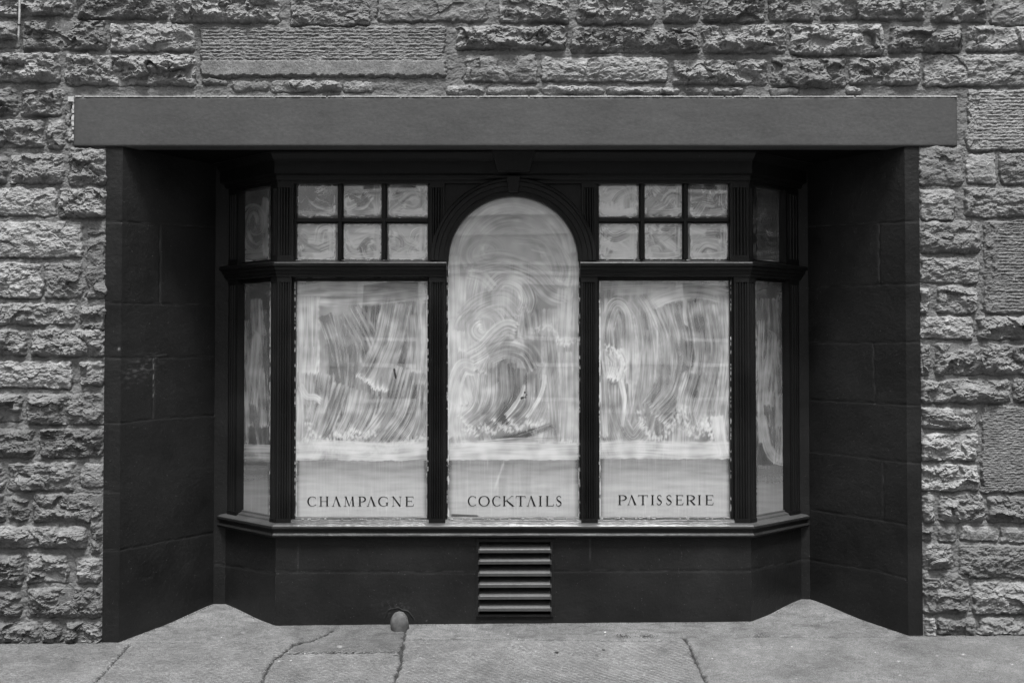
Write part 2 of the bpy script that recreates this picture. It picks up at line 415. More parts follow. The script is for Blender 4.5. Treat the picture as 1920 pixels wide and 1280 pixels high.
# trim so nothing pokes through the splayed reveals
b = MB(); b.box(xl, xr, .06, 1.2, SOF+.03, zt)
zc0, zc1 = -.3, SOF+.028
for (xo, xa, xb) in ((xl, RXL0-.02, RXL1-.03), (xr, RXR0+.02, RXR1+.03)):
    pts = [(xo, .06), (xa-.0, .06), (xb, Y2+.03), (xb, 1.2), (xo, 1.2)]
    vs = [(p[0], p[1], z) for z in (zc0, zc1) for p in pts]; n = 5
    b.add(vs, [tuple(range(n)), tuple(range(2*n-1, n-1, -1))]+[(i, (i+1) % n, n+(i+1) % n, n+i) for i in range(n)])
b.build('wall_core', M_stone, bld)

# ------------------------------------------------------------------ painted panels with their joints
def seg_dist(px, py, pts):
    best = np.full(px.shape, 9e9)
    for (ax, ay), (bx, by) in zip(pts[:-1], pts[1:]):
        vx, vy = bx-ax, by-ay; L = vx*vx+vy*vy+1e-9
        t = np.clip(((px-ax)*vx+(py-ay)*vy)/L, 0, 1); best = np.minimum(best, np.hypot(px-ax-t*vx, py-ay-t*vy))
    return best
def panel(name, A, B, zA0, zA1, zB0, zB1, n, grooves, m, parent, step=.006, rough=.0012, depth=.0026, wearf=None, seed=0, label=None, edge=None, hole=None):
    """quad from foot A to foot B (x,y), heights given; n = outward normal; grooves are joint lines in photo pixels"""
    L = math.hypot(B[0]-A[0], B[1]-A[1]); nu = max(3, int(L/step)); nv = max(3, int(max(zA1-zA0, zB1-zB0)/step))
    u, v = np.meshgrid(np.linspace(0, 1, nu), np.linspace(0, 1, nv))
    x = A[0]+(B[0]-A[0])*u; y = A[1]+(B[1]-A[1])*u; z0 = zA0+(zB0-zA0)*u; z1 = zA1+(zB1-zA1)*u; z = z0+(z1-z0)*v
    px, py = project(x, y, z)
    h = rough*(fbm(u*L/.09, z/.09, seed, 3)+.35*gn(u*L/.02, z/.015, seed+3))
    tone = np.zeros_like(px)
    pxw = px+1.2*gn(px/19, py/19, seed+8); pyw = py+1.2*gn(px/17, py/17, seed+9)
    for g in grooves:
        dd = seg_dist(pxw, pyw, g); a = np.exp(-(dd/1.5)**2); h = h-depth*1.3*a
        tone = np.maximum(tone, .22*np.exp(-(seg_dist(pxw, pyw+1.6, g)/1.0)**2)*ss(-.4, .5, gn(px/22, py/22, seed+2)))
    if wearf: tone = np.maximum(tone, wearf(px, py))
    if edge is not None: h = h+edge(u, L)
    P = np.stack([x+n[0]*h, y+n[1]*h, z], -1)
    kp = None if hole is None else ~((px[:-1, :-1] > hole[0]) & (px[1:, 1:] < hole[1]) & (py[1:, 1:] > hole[2]) & (py[:-1, :-1] < hole[3]))
    me = grid_mesh(name, P, kp, {'tone': tone}, True)
    # make faces look outward
    nn = me.polygons[len(me.polygons)//2].normal
    if nn[0]*n[0]+nn[1]*n[1] < 0: me.flip_normals()
    return link(name, me, m, parent, label)
def nrm(A, B, toward=(0, -5)):
    dx, dy = B[0]-A[0], B[1]-A[1]; L = math.hypot(dx, dy); n = (dy/L, -dx/L)
    return n if n[0]*(toward[0]-A[0])+n[1]*(toward[1]-A[1]) > 0 else (-n[0], -n[1])

def left_wear(px, py):
    m = np.exp(-((px-262)/32)**2-((py-690-(262-px)*.45)/22)**2)*ss(-.05, .75, fbm(px/13, py/5, 4, 4))
    line = np.exp(-((px-288)/1.2)**2)*((py > 672) & (py < 745))*ss(-.3, .3, gn(px, py/9, 2))
    dots = np.exp(-((px-223)/1.8)**2-((py-654)/2.4)**2)
    tick = np.exp(-(np.abs(py-667-(px-290)*-.1)/1.2)**2)*((px > 268) & (px < 312))*.5
    return np.clip(.42*m+.95*line+1.6*dots+.5*tick, 0, 1.5)
gL = [[(228,416),(300,421),(403,428)],[(300,421),(300,570)],[(195,567),(235,568),(403,572)],[(195,671),(235,671),(403,669)],[(288,560+112),(287,782)],
      [(192,792),(223,793),(300,784),(403,778)],[(190,921),(222,922)],[(190,1031),(222,1031),(300,1016),(403,998)],[(262,1084),(283,1079)],[(195,415),(228,416)]]
gR = [[(1722,415),(1690,416),(1570,423),(1516,426)],[(1723,531),(1650,533),(1516,541)],[(1648,420),(1649,533)],[(1725,641),(1516,643)],[(1637,642),(1641,755)],
      [(1727,760),(1697,758),(1560,751),(1516,749)],[(1728,868),(1697,866),(1560,850),(1516,845)],[(1655,866),(1657,975)],[(1699,983),(1650,974),(1523,955)],[(1698,1082),(1640,1068),(1523,1050)]]
def zg(x, y): return float(gz(np.array(x), np.array(y)))
RVL = (RXL0, 0.0); RVLb = (RXL1, Y2); RVR = (RXR0, 0.0); RVRb = (RXR1, Y2)
for (A, B, g, wf, xo, s) in ((RVL, RVLb, gL, left_wear, X(196, -.006), 11), (RVR, RVRb, gR, None, X(1726, -.006), 23)):
    n = nrm(A, B)
    Ao = (A[0], A[1]-.006)
    rv = panel('reveal', Ao, B, zg(*A)-.03, SOF-.002, zg(*B)-.03, SOF-.002, n, g, M_reveal, bld, wearf=wf, seed=s, rough=.0008)
    panel('painted_margin', (xo, -.006), Ao, zg(xo, 0)-.03, SOF+.006, zg(*A)-.03, SOF+.006, (0, -1), g, M_reveal, rv, seed=s+1, rough=.0008, wearf=wf)
# short returns of wall beside the bay, and the soffit
for (xa, xb, s) in ((RXL1-.02, ELx+.04, 1), (ERx-.04, RXR1+.02, 2)):
    panel('recess_back', (xa, Y2), (xb, Y2), -.05, SOF, -.05, SOF, (0, -1), [[(400, 1058), (425, 1060)], [(1500, 1048), (1525, 1049)]], M_reveal, bld, seed=s)
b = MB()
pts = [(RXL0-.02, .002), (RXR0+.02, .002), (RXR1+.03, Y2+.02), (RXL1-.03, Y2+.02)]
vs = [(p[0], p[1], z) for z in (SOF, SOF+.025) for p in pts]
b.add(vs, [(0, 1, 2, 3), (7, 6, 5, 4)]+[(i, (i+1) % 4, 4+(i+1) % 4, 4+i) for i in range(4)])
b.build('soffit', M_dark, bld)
# lintel
LX0, LX1 = X(138, -.016, 225), X(1795, -.016, 225); LZ0, LZ1 = SOF-.004, Z(181, -.016)
lin = thing_l = None
nx, nz_ = 560, 34
u, v = np.meshgrid(np.linspace(0, 1, nx), np.linspace(0, 1, nz_))
x = LX0+(LX1-LX0)*u; z = LZ0+(LZ1-LZ0)*v
edge_top = .004*fbm(x/.07, x*0, 5, 3)*ss(.9, 1, v)
y = -.016+.0005*fbm(x/.12, z/.06, 2, 3)+.004*ss(.965, 1, v)+.002*ss(.02, 0, v)+.004*(ss(.004, 0, u)+ss(.996, 1, u))
P = np.stack([x, y, z+edge_top+.0008*gn(x/.5, z*0, 8)*ss(.1, 0, v)], -1)
# wrap the front round into top, bottom and ends
def wrap(P, d=.10):
    T = P[-1:].copy(); T[..., 1] += d; B_ = P[:1].copy(); B_[..., 1] += d
    Q = np.concatenate([B_, P, T], 0); Lc = Q[:, :1].copy(); Lc[..., 1] = np.max(P[..., 1])+d; Rc = Q[:, -1:].copy(); Rc[..., 1] = np.max(P[..., 1])+d
    return np.concatenate([Lc, Q, Rc], 1)
lintel = link('lintel', grid_mesh('lintel', wrap(P), None, {'tone': np.zeros(wrap(P).shape[:2])}, True), M_lintel, bld)
# thin crust of pale mortar along the top of the lintel
b = MB(); r2 = random.Random(3)
xs_ = np.linspace(LX0+.01, LX1, 420)
for i in range(len(xs_)-1):
    if r2.random() < .03: continue
    t0 = .0012+.0035*max(0, float(gn(np.array(i/7.), np.array(.5), 3))+.3)
    b.box(xs_[i]-.001, xs_[i+1], -.017-.003*r2.random(), .02, LZ1-.003, LZ1+t0)
for i in range(26):
    zz = Z(182+i*3.4, 0); 
    if r2.random() < .75: b.box(LX0-.007-.006*r2.random(), LX0+.0015*r2.random(), -.012-.006*r2.random(), .02, zz-.012, zz)
b.box(LX0-.03, LX0-.002, -.02, .02, Z(192, 0), Z(183, 0))
tag(b.build('mortar_crust', mk_plain('pale lime mortar', .42, .9, nz=50), lintel), kind='stuff')

# ------------------------------------------------------------------ the bay shop window
bay = bpy.data.objects.new('bay_window', None)
# (a part that holds sub-parts is itself a mesh: the cill-to-cornice carcass) -> built from the plinth wall
gP = [[(519,1071),(893,1073)],[(1037,1070),(1406,1070)],[(419,1058),(519,1075)],[(1406,1069),(1505,1049)],[(558,1008),(559,1071)],[(1106,1010),(1107,1068)]]
CL, CR, EL, ER = (CLx, Y1), (CRx, Y1), (ELx, Y2), (ERx, Y2)
ZS = Z(1006, Y1); ZC = SOF
def pl_wear(px, py):
    return .22*np.exp(-((px-742)/26)**2-((py-1140)/20)**2)*ss(.2, .6, fbm(px/6, py/6, 6, 3))+.6*(gn(px/2.2, py/2.2, 9) > .97)*(py > 1060)
for (A, B, s) in ((CL, CR, 3), (EL, CL, 5), (CR, ER, 7)):
    panel('plinth_wall', A, B, zg(*A)-.05, ZS+.01, zg(*B)-.05, ZS+.01, nrm(A, B), gP, M_reveal, bld, seed=s, wearf=pl_wear, rough=.0008, step=.007, hole=(896, 1034, 1012, 1153) if s == 3 else None)

# frames in face coordinates: s along the face, z up, o outward
class Face:
    def __init__(s, A, B):
        s.A = A; s.B = B; s.L = math.hypot(B[0]-A[0], B[1]-A[1]); s.u = ((B[0]-A[0])/s.L, (B[1]-A[1])/s.L); s.n = nrm(A, B)
    def p(s, a, z, o): return (s.A[0]+s.u[0]*a+s.n[0]*o, s.A[1]+s.u[1]*a+s.n[1]*o, z)
    def at(s, px, py, o=0):            # pixel -> (s, z) on the face plane moved out by o
        A = (s.A[0]+s.n[0]*o, s.A[1]+s.n[1]*o, 0); q = on_plane(px, py, A, (s.n[0], s.n[1], 0))
        return (q[0]-A[0])*s.u[0]+(q[1]-A[1])*s.u[1], q[2]
FF = Face(CL, CR); FL = Face(EL, CL); FR = Face(CR, ER)
def fbox(mb, f, a0, a1, z0, z1, o0, o1):
    vs = [f.p(a, z, o) for z in (z0, z1) for o in (o0, o1) for a in (a0, a1)]
    mb.add(vs, [(0, 2, 3, 1), (4, 5, 7, 6), (0, 1, 5, 4), (2, 6, 7, 3), (0, 4, 6, 2), (1, 3, 7, 5)])
def reeded(mb, f, a0, a1, z0, z1, o0, o1, reeds=4, dep=.0042):
    """a post whose face carries vertical reeds"""
    prof = [(a0, o0), (a0, o1)]; m_ = (a1-a0)*.13; w_ = (a1-a0-2*m_)/reeds
    for i in range(reeds):
        c0 = a0+m_+w_*i
        prof += [(c0, o1), (c0+w_*.12, o1-dep)]
        for k in range(1, 6): prof.append((c0+w_*(.12+.76*k/6), o1-dep+dep*math.sin(math.pi*k/6)*.95))
        prof += [(c0+w_*.88, o1-dep)]
    prof += [(a1-m_, o1), (a1, o1), (a1, o0)]
    n = len(prof); vs = [f.p(a, z, o) for z in (z0, z1) for (a, o) in prof]
    mb.add(vs, [(i, i+1, n+i+1, n+i) for i in range(n-1)]+[(n-1, 0, n, 2*n-1), tuple(range(n-1, -1, -1)), tuple(range(n, 2*n))])

GO = -.05                                # glass plane
zs = lambda py: Z(py, Y1)
# window as a part: carcass mesh = head rail + posts' backing (sub-parts hang on it)
cr = MB()
for f in (FF, FL, FR): fbox(cr, f, -.005, f.L+.005, zs(344), zs(336), GO-.02, -.004)
win = cr.build('shop_window', M_wood, bld, 'black painted timber bay window with whitewashed panes')

def post(f, pxa, pxb, zt, zb, reeds, o1=0.0, pyref=640, name='post', cap=True):
    a0 = f.at(pxa, pyref, o1)[0]; a1 = f.at(pxb, pyref, o1)[0]
    mb = MB(); hgt = zt-zb
    reeded(mb, f, a0, a1, zb+.035, zt-.03, GO-.02, o1, reeds)
    fbox(mb, f, a0-.001, a1+.001, zb-.02, zb+.035, GO-.02, o1+.003)
    fbox(mb, f, a0-.001, a1+.001, zt-.03, zt, GO-.02, o1+.002)
    return mb.build(name, M_wood, win)
zT0, zT1 = zs(519), zs(490)              # transom
zB = zs(984)
# lower posts
post(FF, 520, 546, zT0, zB, 4); post(FF, 805, 835, zT0, zB, 5); post(FF, 1090, 1120, zT0, zB, 5); post(FF, 1377, 1405, zT0, zB, 4)
post(FL, 507.5, 519, zT0, zB, 2); post(FR, 1406, 1417, zT0, zB, 2)
post(FL, 428, 445, zT0, zB, 3); post(FR, 1480, 1498, zT0, zB, 3)
# upper posts
zU = zs(342)
post(FF, 520, 549, zU, zT1, 4); post(FF, 806, 833, zU, zT1, 4); post(FF, 1091, 1118, zU, zT1, 4); post(FF, 1371, 1405, zU, zT1, 4)
post(FL, 509, 519, zU, zT1, 2); post(FR, 1406, 1413, zU, zT1, 2)
post(FL, 428, 445, zU, zT1, 3); post(FR, 1475, 1498, zU, zT1, 3)

# mouldings swept round the bay
def sweep(path, prof, name, m, parent, smooth=False, label=None):
    N = len(path); seg = [nrm(path[i], path[i+1]) for i in range(N-1)]
    mb = MB(); rows = []
    for i, p in enumerate(path):
        if i == 0: d_ = seg[0]; k = 1
        elif i == N-1: d_ = seg[-1]; k = 1
        else:
            a, b_ = seg[i-1], seg[i]; d_ = (a[0]+b_[0], a[1]+b_[1]); L = math.hypot(*d_); d_ = (d_[0]/L, d_[1]/L); k = 1/(d_[0]*a[0]+d_[1]*a[1])
        rows.append([(p[0]+d_[0]*o*k, p[1]+d_[1]*o*k, z) for (o, z) in prof])
    n = len(prof); vs = [q for r in rows for q in r]
    fs = [(i*n+j, i*n+(j+1) % n, (i+1)*n+(j+1) % n, (i+1)*n+j) for i in range(N-1) for j in range(n)]
    fs += [tuple(range(n)), tuple(range((N-1)*n, N*n))[::-1]]
    mb.add(vs, fs); return mb.build(name, m, parent, label, bevel=.0012)
def ext(E, Cn, k=.04): L = math.hypot(E[0]-Cn[0], E[1]-Cn[1]); return (E[0]+(E[0]-Cn[0])/L*k, E[1]+(E[1]-Cn[1])/L*k)
ELx_, ERx_ = ext(EL, CL), ext(ER, CR)
def sub(path, n=14):                     # subdivide for slight wobble
    return path
tr = [(GO-.02, zs(519)), (GO-.02, zs(486)), (-.02, zs(487.5)), (.028, zs(492)), (.032, zs(494)), (.032, zs(499)), (.022, zs(501)), (.022, zs(506)), (.014, zs(508)), (.012, zs(513)), (.006, zs(515)), (.006, zs(519))]
xa, xb = X(837.5, Y1), X(1087.5, Y1)
sweep([ELx_, CL, (xa, Y1)], tr, 'transom', M_wood, win); sweep([(xb, Y1), CR, ERx_], tr, 'transom', M_wood, win)
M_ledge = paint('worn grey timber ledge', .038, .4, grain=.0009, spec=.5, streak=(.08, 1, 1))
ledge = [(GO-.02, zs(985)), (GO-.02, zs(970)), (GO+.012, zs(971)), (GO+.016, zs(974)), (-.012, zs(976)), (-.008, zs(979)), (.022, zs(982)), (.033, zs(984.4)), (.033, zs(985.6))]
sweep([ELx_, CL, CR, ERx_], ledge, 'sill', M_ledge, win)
sill = [(GO-.018, zs(1007.5)), (GO-.018, zs(978)), (-.03, zs(982)), (.02, zs(985.8)), (.034, zs(985)), (.036, zs(989)), (.026, zs(991.5)), (.022, zs(997)), (.030, zs(999.5)), (.034, zs(1002)), (.030, zs(1005)), (.012, zs(1007.5))]
sweep([ELx_, CL, CR, ERx_], sill, 'sill_moulding', M_sill, win)
corn = [(-.03, ZC-.002), (-.03, zs(338)), (.004, zs(338)), (.012, zs(334)), (.012, zs(330)), (.03, zs(326)), (.03, zs(304)), (.045, zs(300)), (.06, zs(292)), (.075, zs(288)), (.075, ZC-.002)]
sweep([ELx_, CL, CR, ERx_], corn, 'cornice', M_wood, win)
# console block on the cornice
b = MB(); a0, a1, a2, a3 = [FF.at(p, 300, .08)[0] for p in (921, 1004, 932, 993)]
def trap(mb, f, t0, t1, b0, b1, zt, zb, oB, oT, oBt):
    vs = [f.p(b0, zb, oB), f.p(b1, zb, oB), f.p(t1, zt, oB), f.p(t0, zt, oB), f.p(b0, zb, oBt), f.p(b1, zb, oBt), f.p(t1, zt, oT), f.p(t0, zt, oT)]
    mb.add(vs, [(0, 1, 2, 3), (7, 6, 5, 4), (0, 4, 5, 1), (1, 5, 6, 2), (2, 6, 7, 3), (3, 7, 4, 0)])
trap(b, FF, a0, a1, a2, a3, zs(286), zs(323), .0, .10, .055)
fbox(b, FF, a0-.01, a1+.01, zs(289), zs(283), .0, .108); fbox(b, FF, a2+.004, a3-.004, zs(326), zs(322), .0, .05)
b.build('console', M_wood, win, bevel=.002)

# sash rails and beads round each light
def rim(f, pa, pb, pt, pb2, wdt=9, o1=-.028, name='sash', extra=None):
    """rectangular bead around an opening whose sight line is pa..pb, pt..pb2 (photo px)"""
    yy = (pt+pb2)/2
    a0 = f.at(pa, yy, o1)[0]; a1 = f.at(pb, yy, o1)[0]; z1 = f.at((pa+pb)/2, pt, o1)[1]; z0 = f.at((pa+pb)/2, pb2, o1)[1]
    k = wdt/331
    mb = MB()
    fbox(mb, f, a0-k, a0, z0-k*.7, z1+k*.7, GO-.012, o1); fbox(mb, f, a1, a1+k, z0-k*.7, z1+k*.7, GO-.012, o1)
    fbox(mb, f, a0, a1, z1, z1+k*.7, GO-.012, o1-.001); fbox(mb, f, a0, a1, z0-k*.7, z0, GO-.012, o1-.001)
    if extra: extra(mb, f, a0, a1, z0, z1)
    return mb.build(name, M_wood, win, bevel=.0015), (a0, a1, z0, z1)
def bars(mb, f, a0, a1, z0, z1):        # glazing bars 3 x 2 with a rounded nose
    for i in (1, 2):
        c = a0+(a1-a0)*i/3; w_ = .0165
        fbox(mb, f, c-w_, c+w_, z0, z1, GO-.012, GO+.010); fbox(mb, f, c-w_*.55, c+w_*.55, z0, z1, GO+.009, o_b+.002)
    c = z0+(z1-z0)*.512; w_ = .0165
    fbox(mb, f, a0, a1, c-w_, c+w_, GO-.012, GO+.0095); fbox(mb, f, a0, a1, c-w_*.55, c+w_*.55, GO+.009, o_b)
o_b = -.022
big = {}
_, big['L'] = rim(FF, 554, 801, 527, 972); _, big['R'] = rim(FF, 1124, 1369, 526, 971)
_, big['UL'] = rim(FF, 556, 802, 343, 487, name='top_light_frame', extra=bars); _, big['UR'] = rim(FF, 1123, 1366, 343, 486, name='top_light_frame', extra=bars)
_, big['SL'] = rim(FL, 449, 507, 530, 968); _, big['SR'] = rim(FR, 1416, 1473, 528, 966)
_, big['SUL'] = rim(FL, 450, 508, 350, 489); _, big['SUR'] = rim(FR, 1412, 1467, 348, 489)

# arch: spandrel board, archivolt, keystone
ac = FF.at(962.5, 489, -.02); R0 = 122.5/331; R1 = 155/331
zsp = ac[1]; aL = FF.at(833, 400, -.02)[0]; aR = FF.at(1091, 400, -.02)[0]; ztop = zs(337)
b = MB(); n = 64; vs = []
for i in range(n+1):
    th = math.pi*i/n; c_, s_ = math.cos(th), math.sin(th)
    ri = (ac[0]+R0*c_, zsp+R0*s_)
    ex = aR+.012 if c_ > 0 else aL-.012
    k = min(abs((ex-ac[0])/c_) if abs(c_) > 1e-6 else 9e9, (ztop-zsp)/s_ if s_ > 1e-6 else 9e9)
    ro = (ac[0]+k*c_, zsp+k*s_)
    vs += [FF.p(ri[0], ri[1], -.02), FF.p(ro[0], ro[1], -.02), FF.p(ri[0], ri[1], GO-.02), FF.p(ro[0], ro[1], GO-.02)]
fs = []
for i in range(n):
    q = 4*i; fs += [(q, q+1, q+5, q+4), (q+2, q+6, q+7, q+3), (q, q+4, q+6, q+2), (q+1, q+3, q+7, q+5)]
b.add(vs, fs); b.build('spandrel', M_wood, win)
prof = [(R0-.001, GO-.015), (R0-.001, -.010), (R0+.010, -.004), (R0+.024, -.002), (R0+.026, .004), (R0+.052, .006), (R0+.054, .013), (R0+.076, .014), (R0+.080, .024), (R1-.006, .027), (R1, .02), (R1, -.02)]
b = MB(); m_ = len(prof); vs = []
for i in range(n+1):
    th = math.pi*i/n
    vs += [FF.p(ac[0]+r*math.cos(th), zsp+r*math.sin(th), o) for (r, o) in prof]
b.add(vs, [(i*m_+j, i*m_+j+1, (i+1)*m_+j+1, (i+1)*m_+j) for i in range(n) for j in range(m_-1)])
b.build('arch_moulding', M_wood, win)
b = MB(); k0, k1, k2, k3 = [FF.at(p, 340, .04)[0] for p in (950, 975, 953.5, 971.5)]
trap(b, FF, k0, k1, k2, k3, zs(333), zs(362), -.02, .045, .034); b.build('keystone', M_wood, win, bevel=.002)
# inner beads of the arched light below the spring
b = MB(); c0 = FF.at(839.5, 700, -.028)[0]; c1 = FF.at(1086, 700, -.028)[0]; zb_ = FF.at(960, 972, -.028)[1]
fbox(b, FF, c0-.018, c0, zb_-.01, zsp, GO-.012, -.028); fbox(b, FF, c1, c1+.018, zb_-.01, zsp, GO-.012, -.028); fbox(b, FF, c0, c1, zb_-.014, zb_, GO-.012, -.029)
b.build('sash', M_wood, win, bevel=.0015)

# ------------------------------------------------------------------ whitewash, smeared by brush
def spline(pts, n=60):
    pts = np.array(pts, float)
    if len(pts) == 2: t = np.linspace(0, 1, n)[:, None]; return pts[0]*(1-t)+pts[1]*t
    P_ = np.vstack([2*pts[0]-pts[1], pts, 2*pts[-1]-pts[-2]]); out = []
    k = len(pts)-1; m = max(6, n//k)
    for i in range(k):
        p0, p1, p2, p3 = P_[i:i+4]
        for t in np.linspace(0, 1, m, endpoint=False):
            out.append(.5*((2*p1)+(-p0+p2)*t+(2*p0-5*p1+4*p2-p3)*t*t+(-p0+3*p1-3*p2+p3)*t**3))
    out.append(pts[-1]); return np.array(out)
class Wash:
    def __init__(s, x0, x1, y0, y1, step=1.25, base=.34, seed=0):
        s.xs = np.linspace(x0, x1, max(8, int((x1-x0)/step))); s.ys = np.linspace(y0, y1, max(8, int((y1-y0)/step)))
        s.x, s.y = np.meshgrid(s.xs, s.ys); s.seed = seed
        s.T = base+.10*fbm(s.x/60, s.y/60, seed, 3)
        s.k = seed*100; s.con = 2.0
    def stroke(s, pts, hw, lv=.45, amp=.16, op=.85, rid=.15, end=.2, taper=.0, freq=1.0):
        s.k += 1; k = s.k; p = spline(pts); hw = hw*(1.2 if hw > 8 and s.xs[-1]-s.xs[0] > 150 else 1)
        L = np.concatenate([[0], np.cumsum(np.hypot(*np.diff(p, axis=0).T))]); tot = L[-1]
        x0, y0 = p.min(0)-hw-4; x1, y1 = p.max(0)+hw+4
        i0, i1 = np.searchsorted(s.xs, (x0, x1)); j0, j1 = np.searchsorted(s.ys, (y0, y1))
        if i1 <= i0 or j1 <= j0: return
        sl_ = (slice(j0, j1), slice(i0, i1)); x = s.x[sl_]; y = s.y[sl_]
        best = np.full(x.shape, 9e9); bi = np.zeros(x.shape, int)
        for i, q in enumerate(p):
            dd = (x-q[0])**2+(y-q[1])**2; m = dd < best; best[m] = dd[m]; bi[m] = i
        i2 = np.clip(bi, 0, len(p)-2); tx = p[i2+1, 0]-p[i2, 0]; ty = p[i2+1, 1]-p[i2, 1]; tl = np.hypot(tx, ty)+1e-9
        rx = x-p[bi, 0]; ry = y-p[bi, 1]
        off = (rx*ty-ry*tx)/tl; along = L[bi]+(rx*tx+ry*ty)/tl
        w_ = hw*(1-taper*along/max(tot, 1))*(1+.10*gn(along/22, along*0+k, k))
        u = off/np.maximum(w_, 1)
        jag = 5*gn(off/2.2, off*0+k, k+1)+4*gn(off/6, off*0, k+2)
        inside = ss(1.10, .62, np.abs(u)+.16*gn(off/2.1, along/38, k+11)+.10*gn(along/13, off/9, k+12))*ss(-2, 2, along+jag*.6)*ss(tot+2, tot-2, along+jag)
        br = gn(off/2.0*freq, along/70+k, k+3)*.6+gn(off/5.2*freq, along/110, k+4)*.7+gn(off/1.5*freq, along/45, k+5)*.35
        thin = fbm(x/34, y/34, k+6, 2)
        v = lv+.02+1.15*amp*br+.11*thin+rid*1.1*np.exp(-((np.abs(u)-.84)/.08)**2)*(.4+.6*ss(-.4, .4, gn(along/9, off*0, k+7)))
        v = v+end*np.exp(-((along+jag-tot+3)/5.)**2)*(.6+.8*gn(off/3, along/6, k+8))
        a = inside*op*(.72+.3*ss(-.5, .3, br))*(.82+.25*thin); s.T[sl_] = s.T[sl_]*(1-a)+v*a
    def rand(s, n, box, ang, spread, ln, hw, curve=.2, **kw):
        r = random.Random(s.seed*7+n+int(box[0]))
        for i in range(n):
            cx, cy = r.uniform(box[0], box[2]), r.uniform(box[1], box[3]); a = math.radians(ang+r.uniform(-spread, spread)); l = ln*r.uniform(.6, 1.3)
            dx, dy = math.cos(a)*l/2, math.sin(a)*l/2; c = curve*l*r.uniform(-1, 1)
            s.stroke([(cx-dx, cy-dy), (cx+dy/l*c*2, cy-dx/l*c*2), (cx+dx, cy+dy)], hw*r.uniform(.7, 1.2), lv=kw.get('lv', .4)+r.uniform(-.12, .12), **{k: v for k, v in kw.items() if k != 'lv'})
    def scallop(s, pts, lv=.75, size=7):   # ridge of thick wash where the strokes ended
        p = spline(pts, 90)
        rdist = np.full(s.x.shape, 9e9)
        jx = 5*gn(s.x/7, s.y/7, s.seed+31); jy = 6*gn(s.x/6, s.y/9, s.seed+32)
        rdist = seg_dist(s.x+jx, s.y+jy, [tuple(q) for q in p[::3]])
        a = np.exp(-(rdist/size)**2)*ss(-.5, .5, gn(s.x/4.5, s.y/8, s.seed+33)); s.T = s.T*(1-a*.85)+(lv+.15*gn(s.x/2.5, s.y/5, 3))*a*.85
def pane(name, f, W, cover, poly_mask=None, parent=None, label=None):
    """solid sheet of glass behind the beads carrying the wash"""
    A = (f.A[0]+f.n[0]*GO, f.A[1]+f.n[1]*GO, 0); n_ = (f.n[0], f.n[1], 0)
    dx, dy, dz = ray(W.x, W.y); t = ((A[0])*n_[0]+(A[1]+D)*n_[1])/(dx*n_[0]+dy*n_[1])
    P_ = np.stack([dx*t, -D+dy*t, H+dz*t], -1)
    keep = None
    if poly_mask is not None:
        cx = (W.x[:-1, :-1]+W.x[1:, 1:])/2; cy = (W.y[:-1, :-1]+W.y[1:, 1:])/2; keep = poly_mask(cx, cy)
    me = grid_mesh(name, P_, keep, {'wash': 1/(1+np.exp(-4.4*((W.T-.46)*W.con*.92-.10))), 'cover': np.clip(cover, 0, 1)}, True, flip=True)
    nn = me.polygons[len(me.polygons)//2].normal
    if nn[0]*f.n[0]+nn[1]*f.n[1] < 0: me.flip_normals()
    return link(name, me, M_glass, parent if parent is not None else win, label)

def film(W, y0, seed, x0, x1):           # the band of frosted film with the lettering
    yy = W.y-y0-2.0*gn(W.x/40, W.x*0, seed)-1.2*gn(W.x/9, W.x*0, seed+1)
    m = ss(-.8, .8, yy)
    f = .555-.10*ss(60, 2, yy+7*fbm(W.x/50, W.y/20, seed, 2))+.035*fbm(W.x/70, W.y/9, seed+4, 3)+.02*gn(W.x/3, W.y/80, seed+5)
    f = f-.14*ss(9, 0, W.x-x0)-.14*ss(9, 0, x1-W.x)
    f = f+.10*ss(-.0, .9, gn(W.x/2.5, W.y/90, seed+7)-.35)
    W.T = W.T*(1-m)+f*m
def borders(W, x0, x1, y0, y1, seed, wdt=2.4):   # wash caught on the putty round the pane
    dd = np.minimum(np.minimum(W.x-x0, x1-W.x), np.minimum(W.y-y0, y1-W.y))
    a = ss(wdt, wdt*.4, dd+.9*gn(W.x/14, W.y/14, seed))*ss(-.25, .25, fbm(W.x/26, W.y/26, seed+1, 3)+.12)
    W.T = W.T*(1-a)+.92*a

# left big pane --------------------------------------------------
W = Wash(548, 807, 520, 980, base=.40, seed=1)
W.rand(15, (560, 560, 795, 780), 97, 12, 200, 24, .08, lv=.42, amp=.15, rid=.06, end=.1)
W.stroke([(556,548),(640,540),(760,546),(800,556)], 14, .58, .12, .9)
W.stroke([(560,562),(680,560),(800,548)], 12, .56, .16, .9); W.stroke([(600,536),(700,534),(797,536)], 8, .52, .14, .8)
W.stroke([(577,556),(577,650),(574,700)], 21, .52, .13, .95, rid=.25); W.stroke([(575,650),(570,760),(575,830)], 18, .50, .14, .8)
W.stroke([(610,590),(632,660),(645,760),(650,800)], 14, .32, .17, .9, freq=1.2); W.stroke([(640,590),(655,680),(640,800)], 16, .34, .16, .8)
W.stroke([(655,580),(690,650),(705,740),(690,800)], 22, .40, .15, .85)
W.stroke([(735,572),(720,640),(700,690),(685,716)], 19, .47, .13, .95, rid=.12, end=.4)
W.stroke([(757,570),(742,640),(722,690),(712,732)], 15, .50, .12, .9, rid=.14, end=.45)
W.stroke([(790,560),(790,640),(785,720)], 12, .52, .12, .85); W.stroke([(775,590),(778,640),(774,700)], 13, .45, .15, .8)
W.stroke([(610,700),(600,760),(580,830)], 18, .45, .18, .8, end=.3); W.stroke([(640,720),(620,780),(600,826)], 14, .40, .18, .9, end=.35)
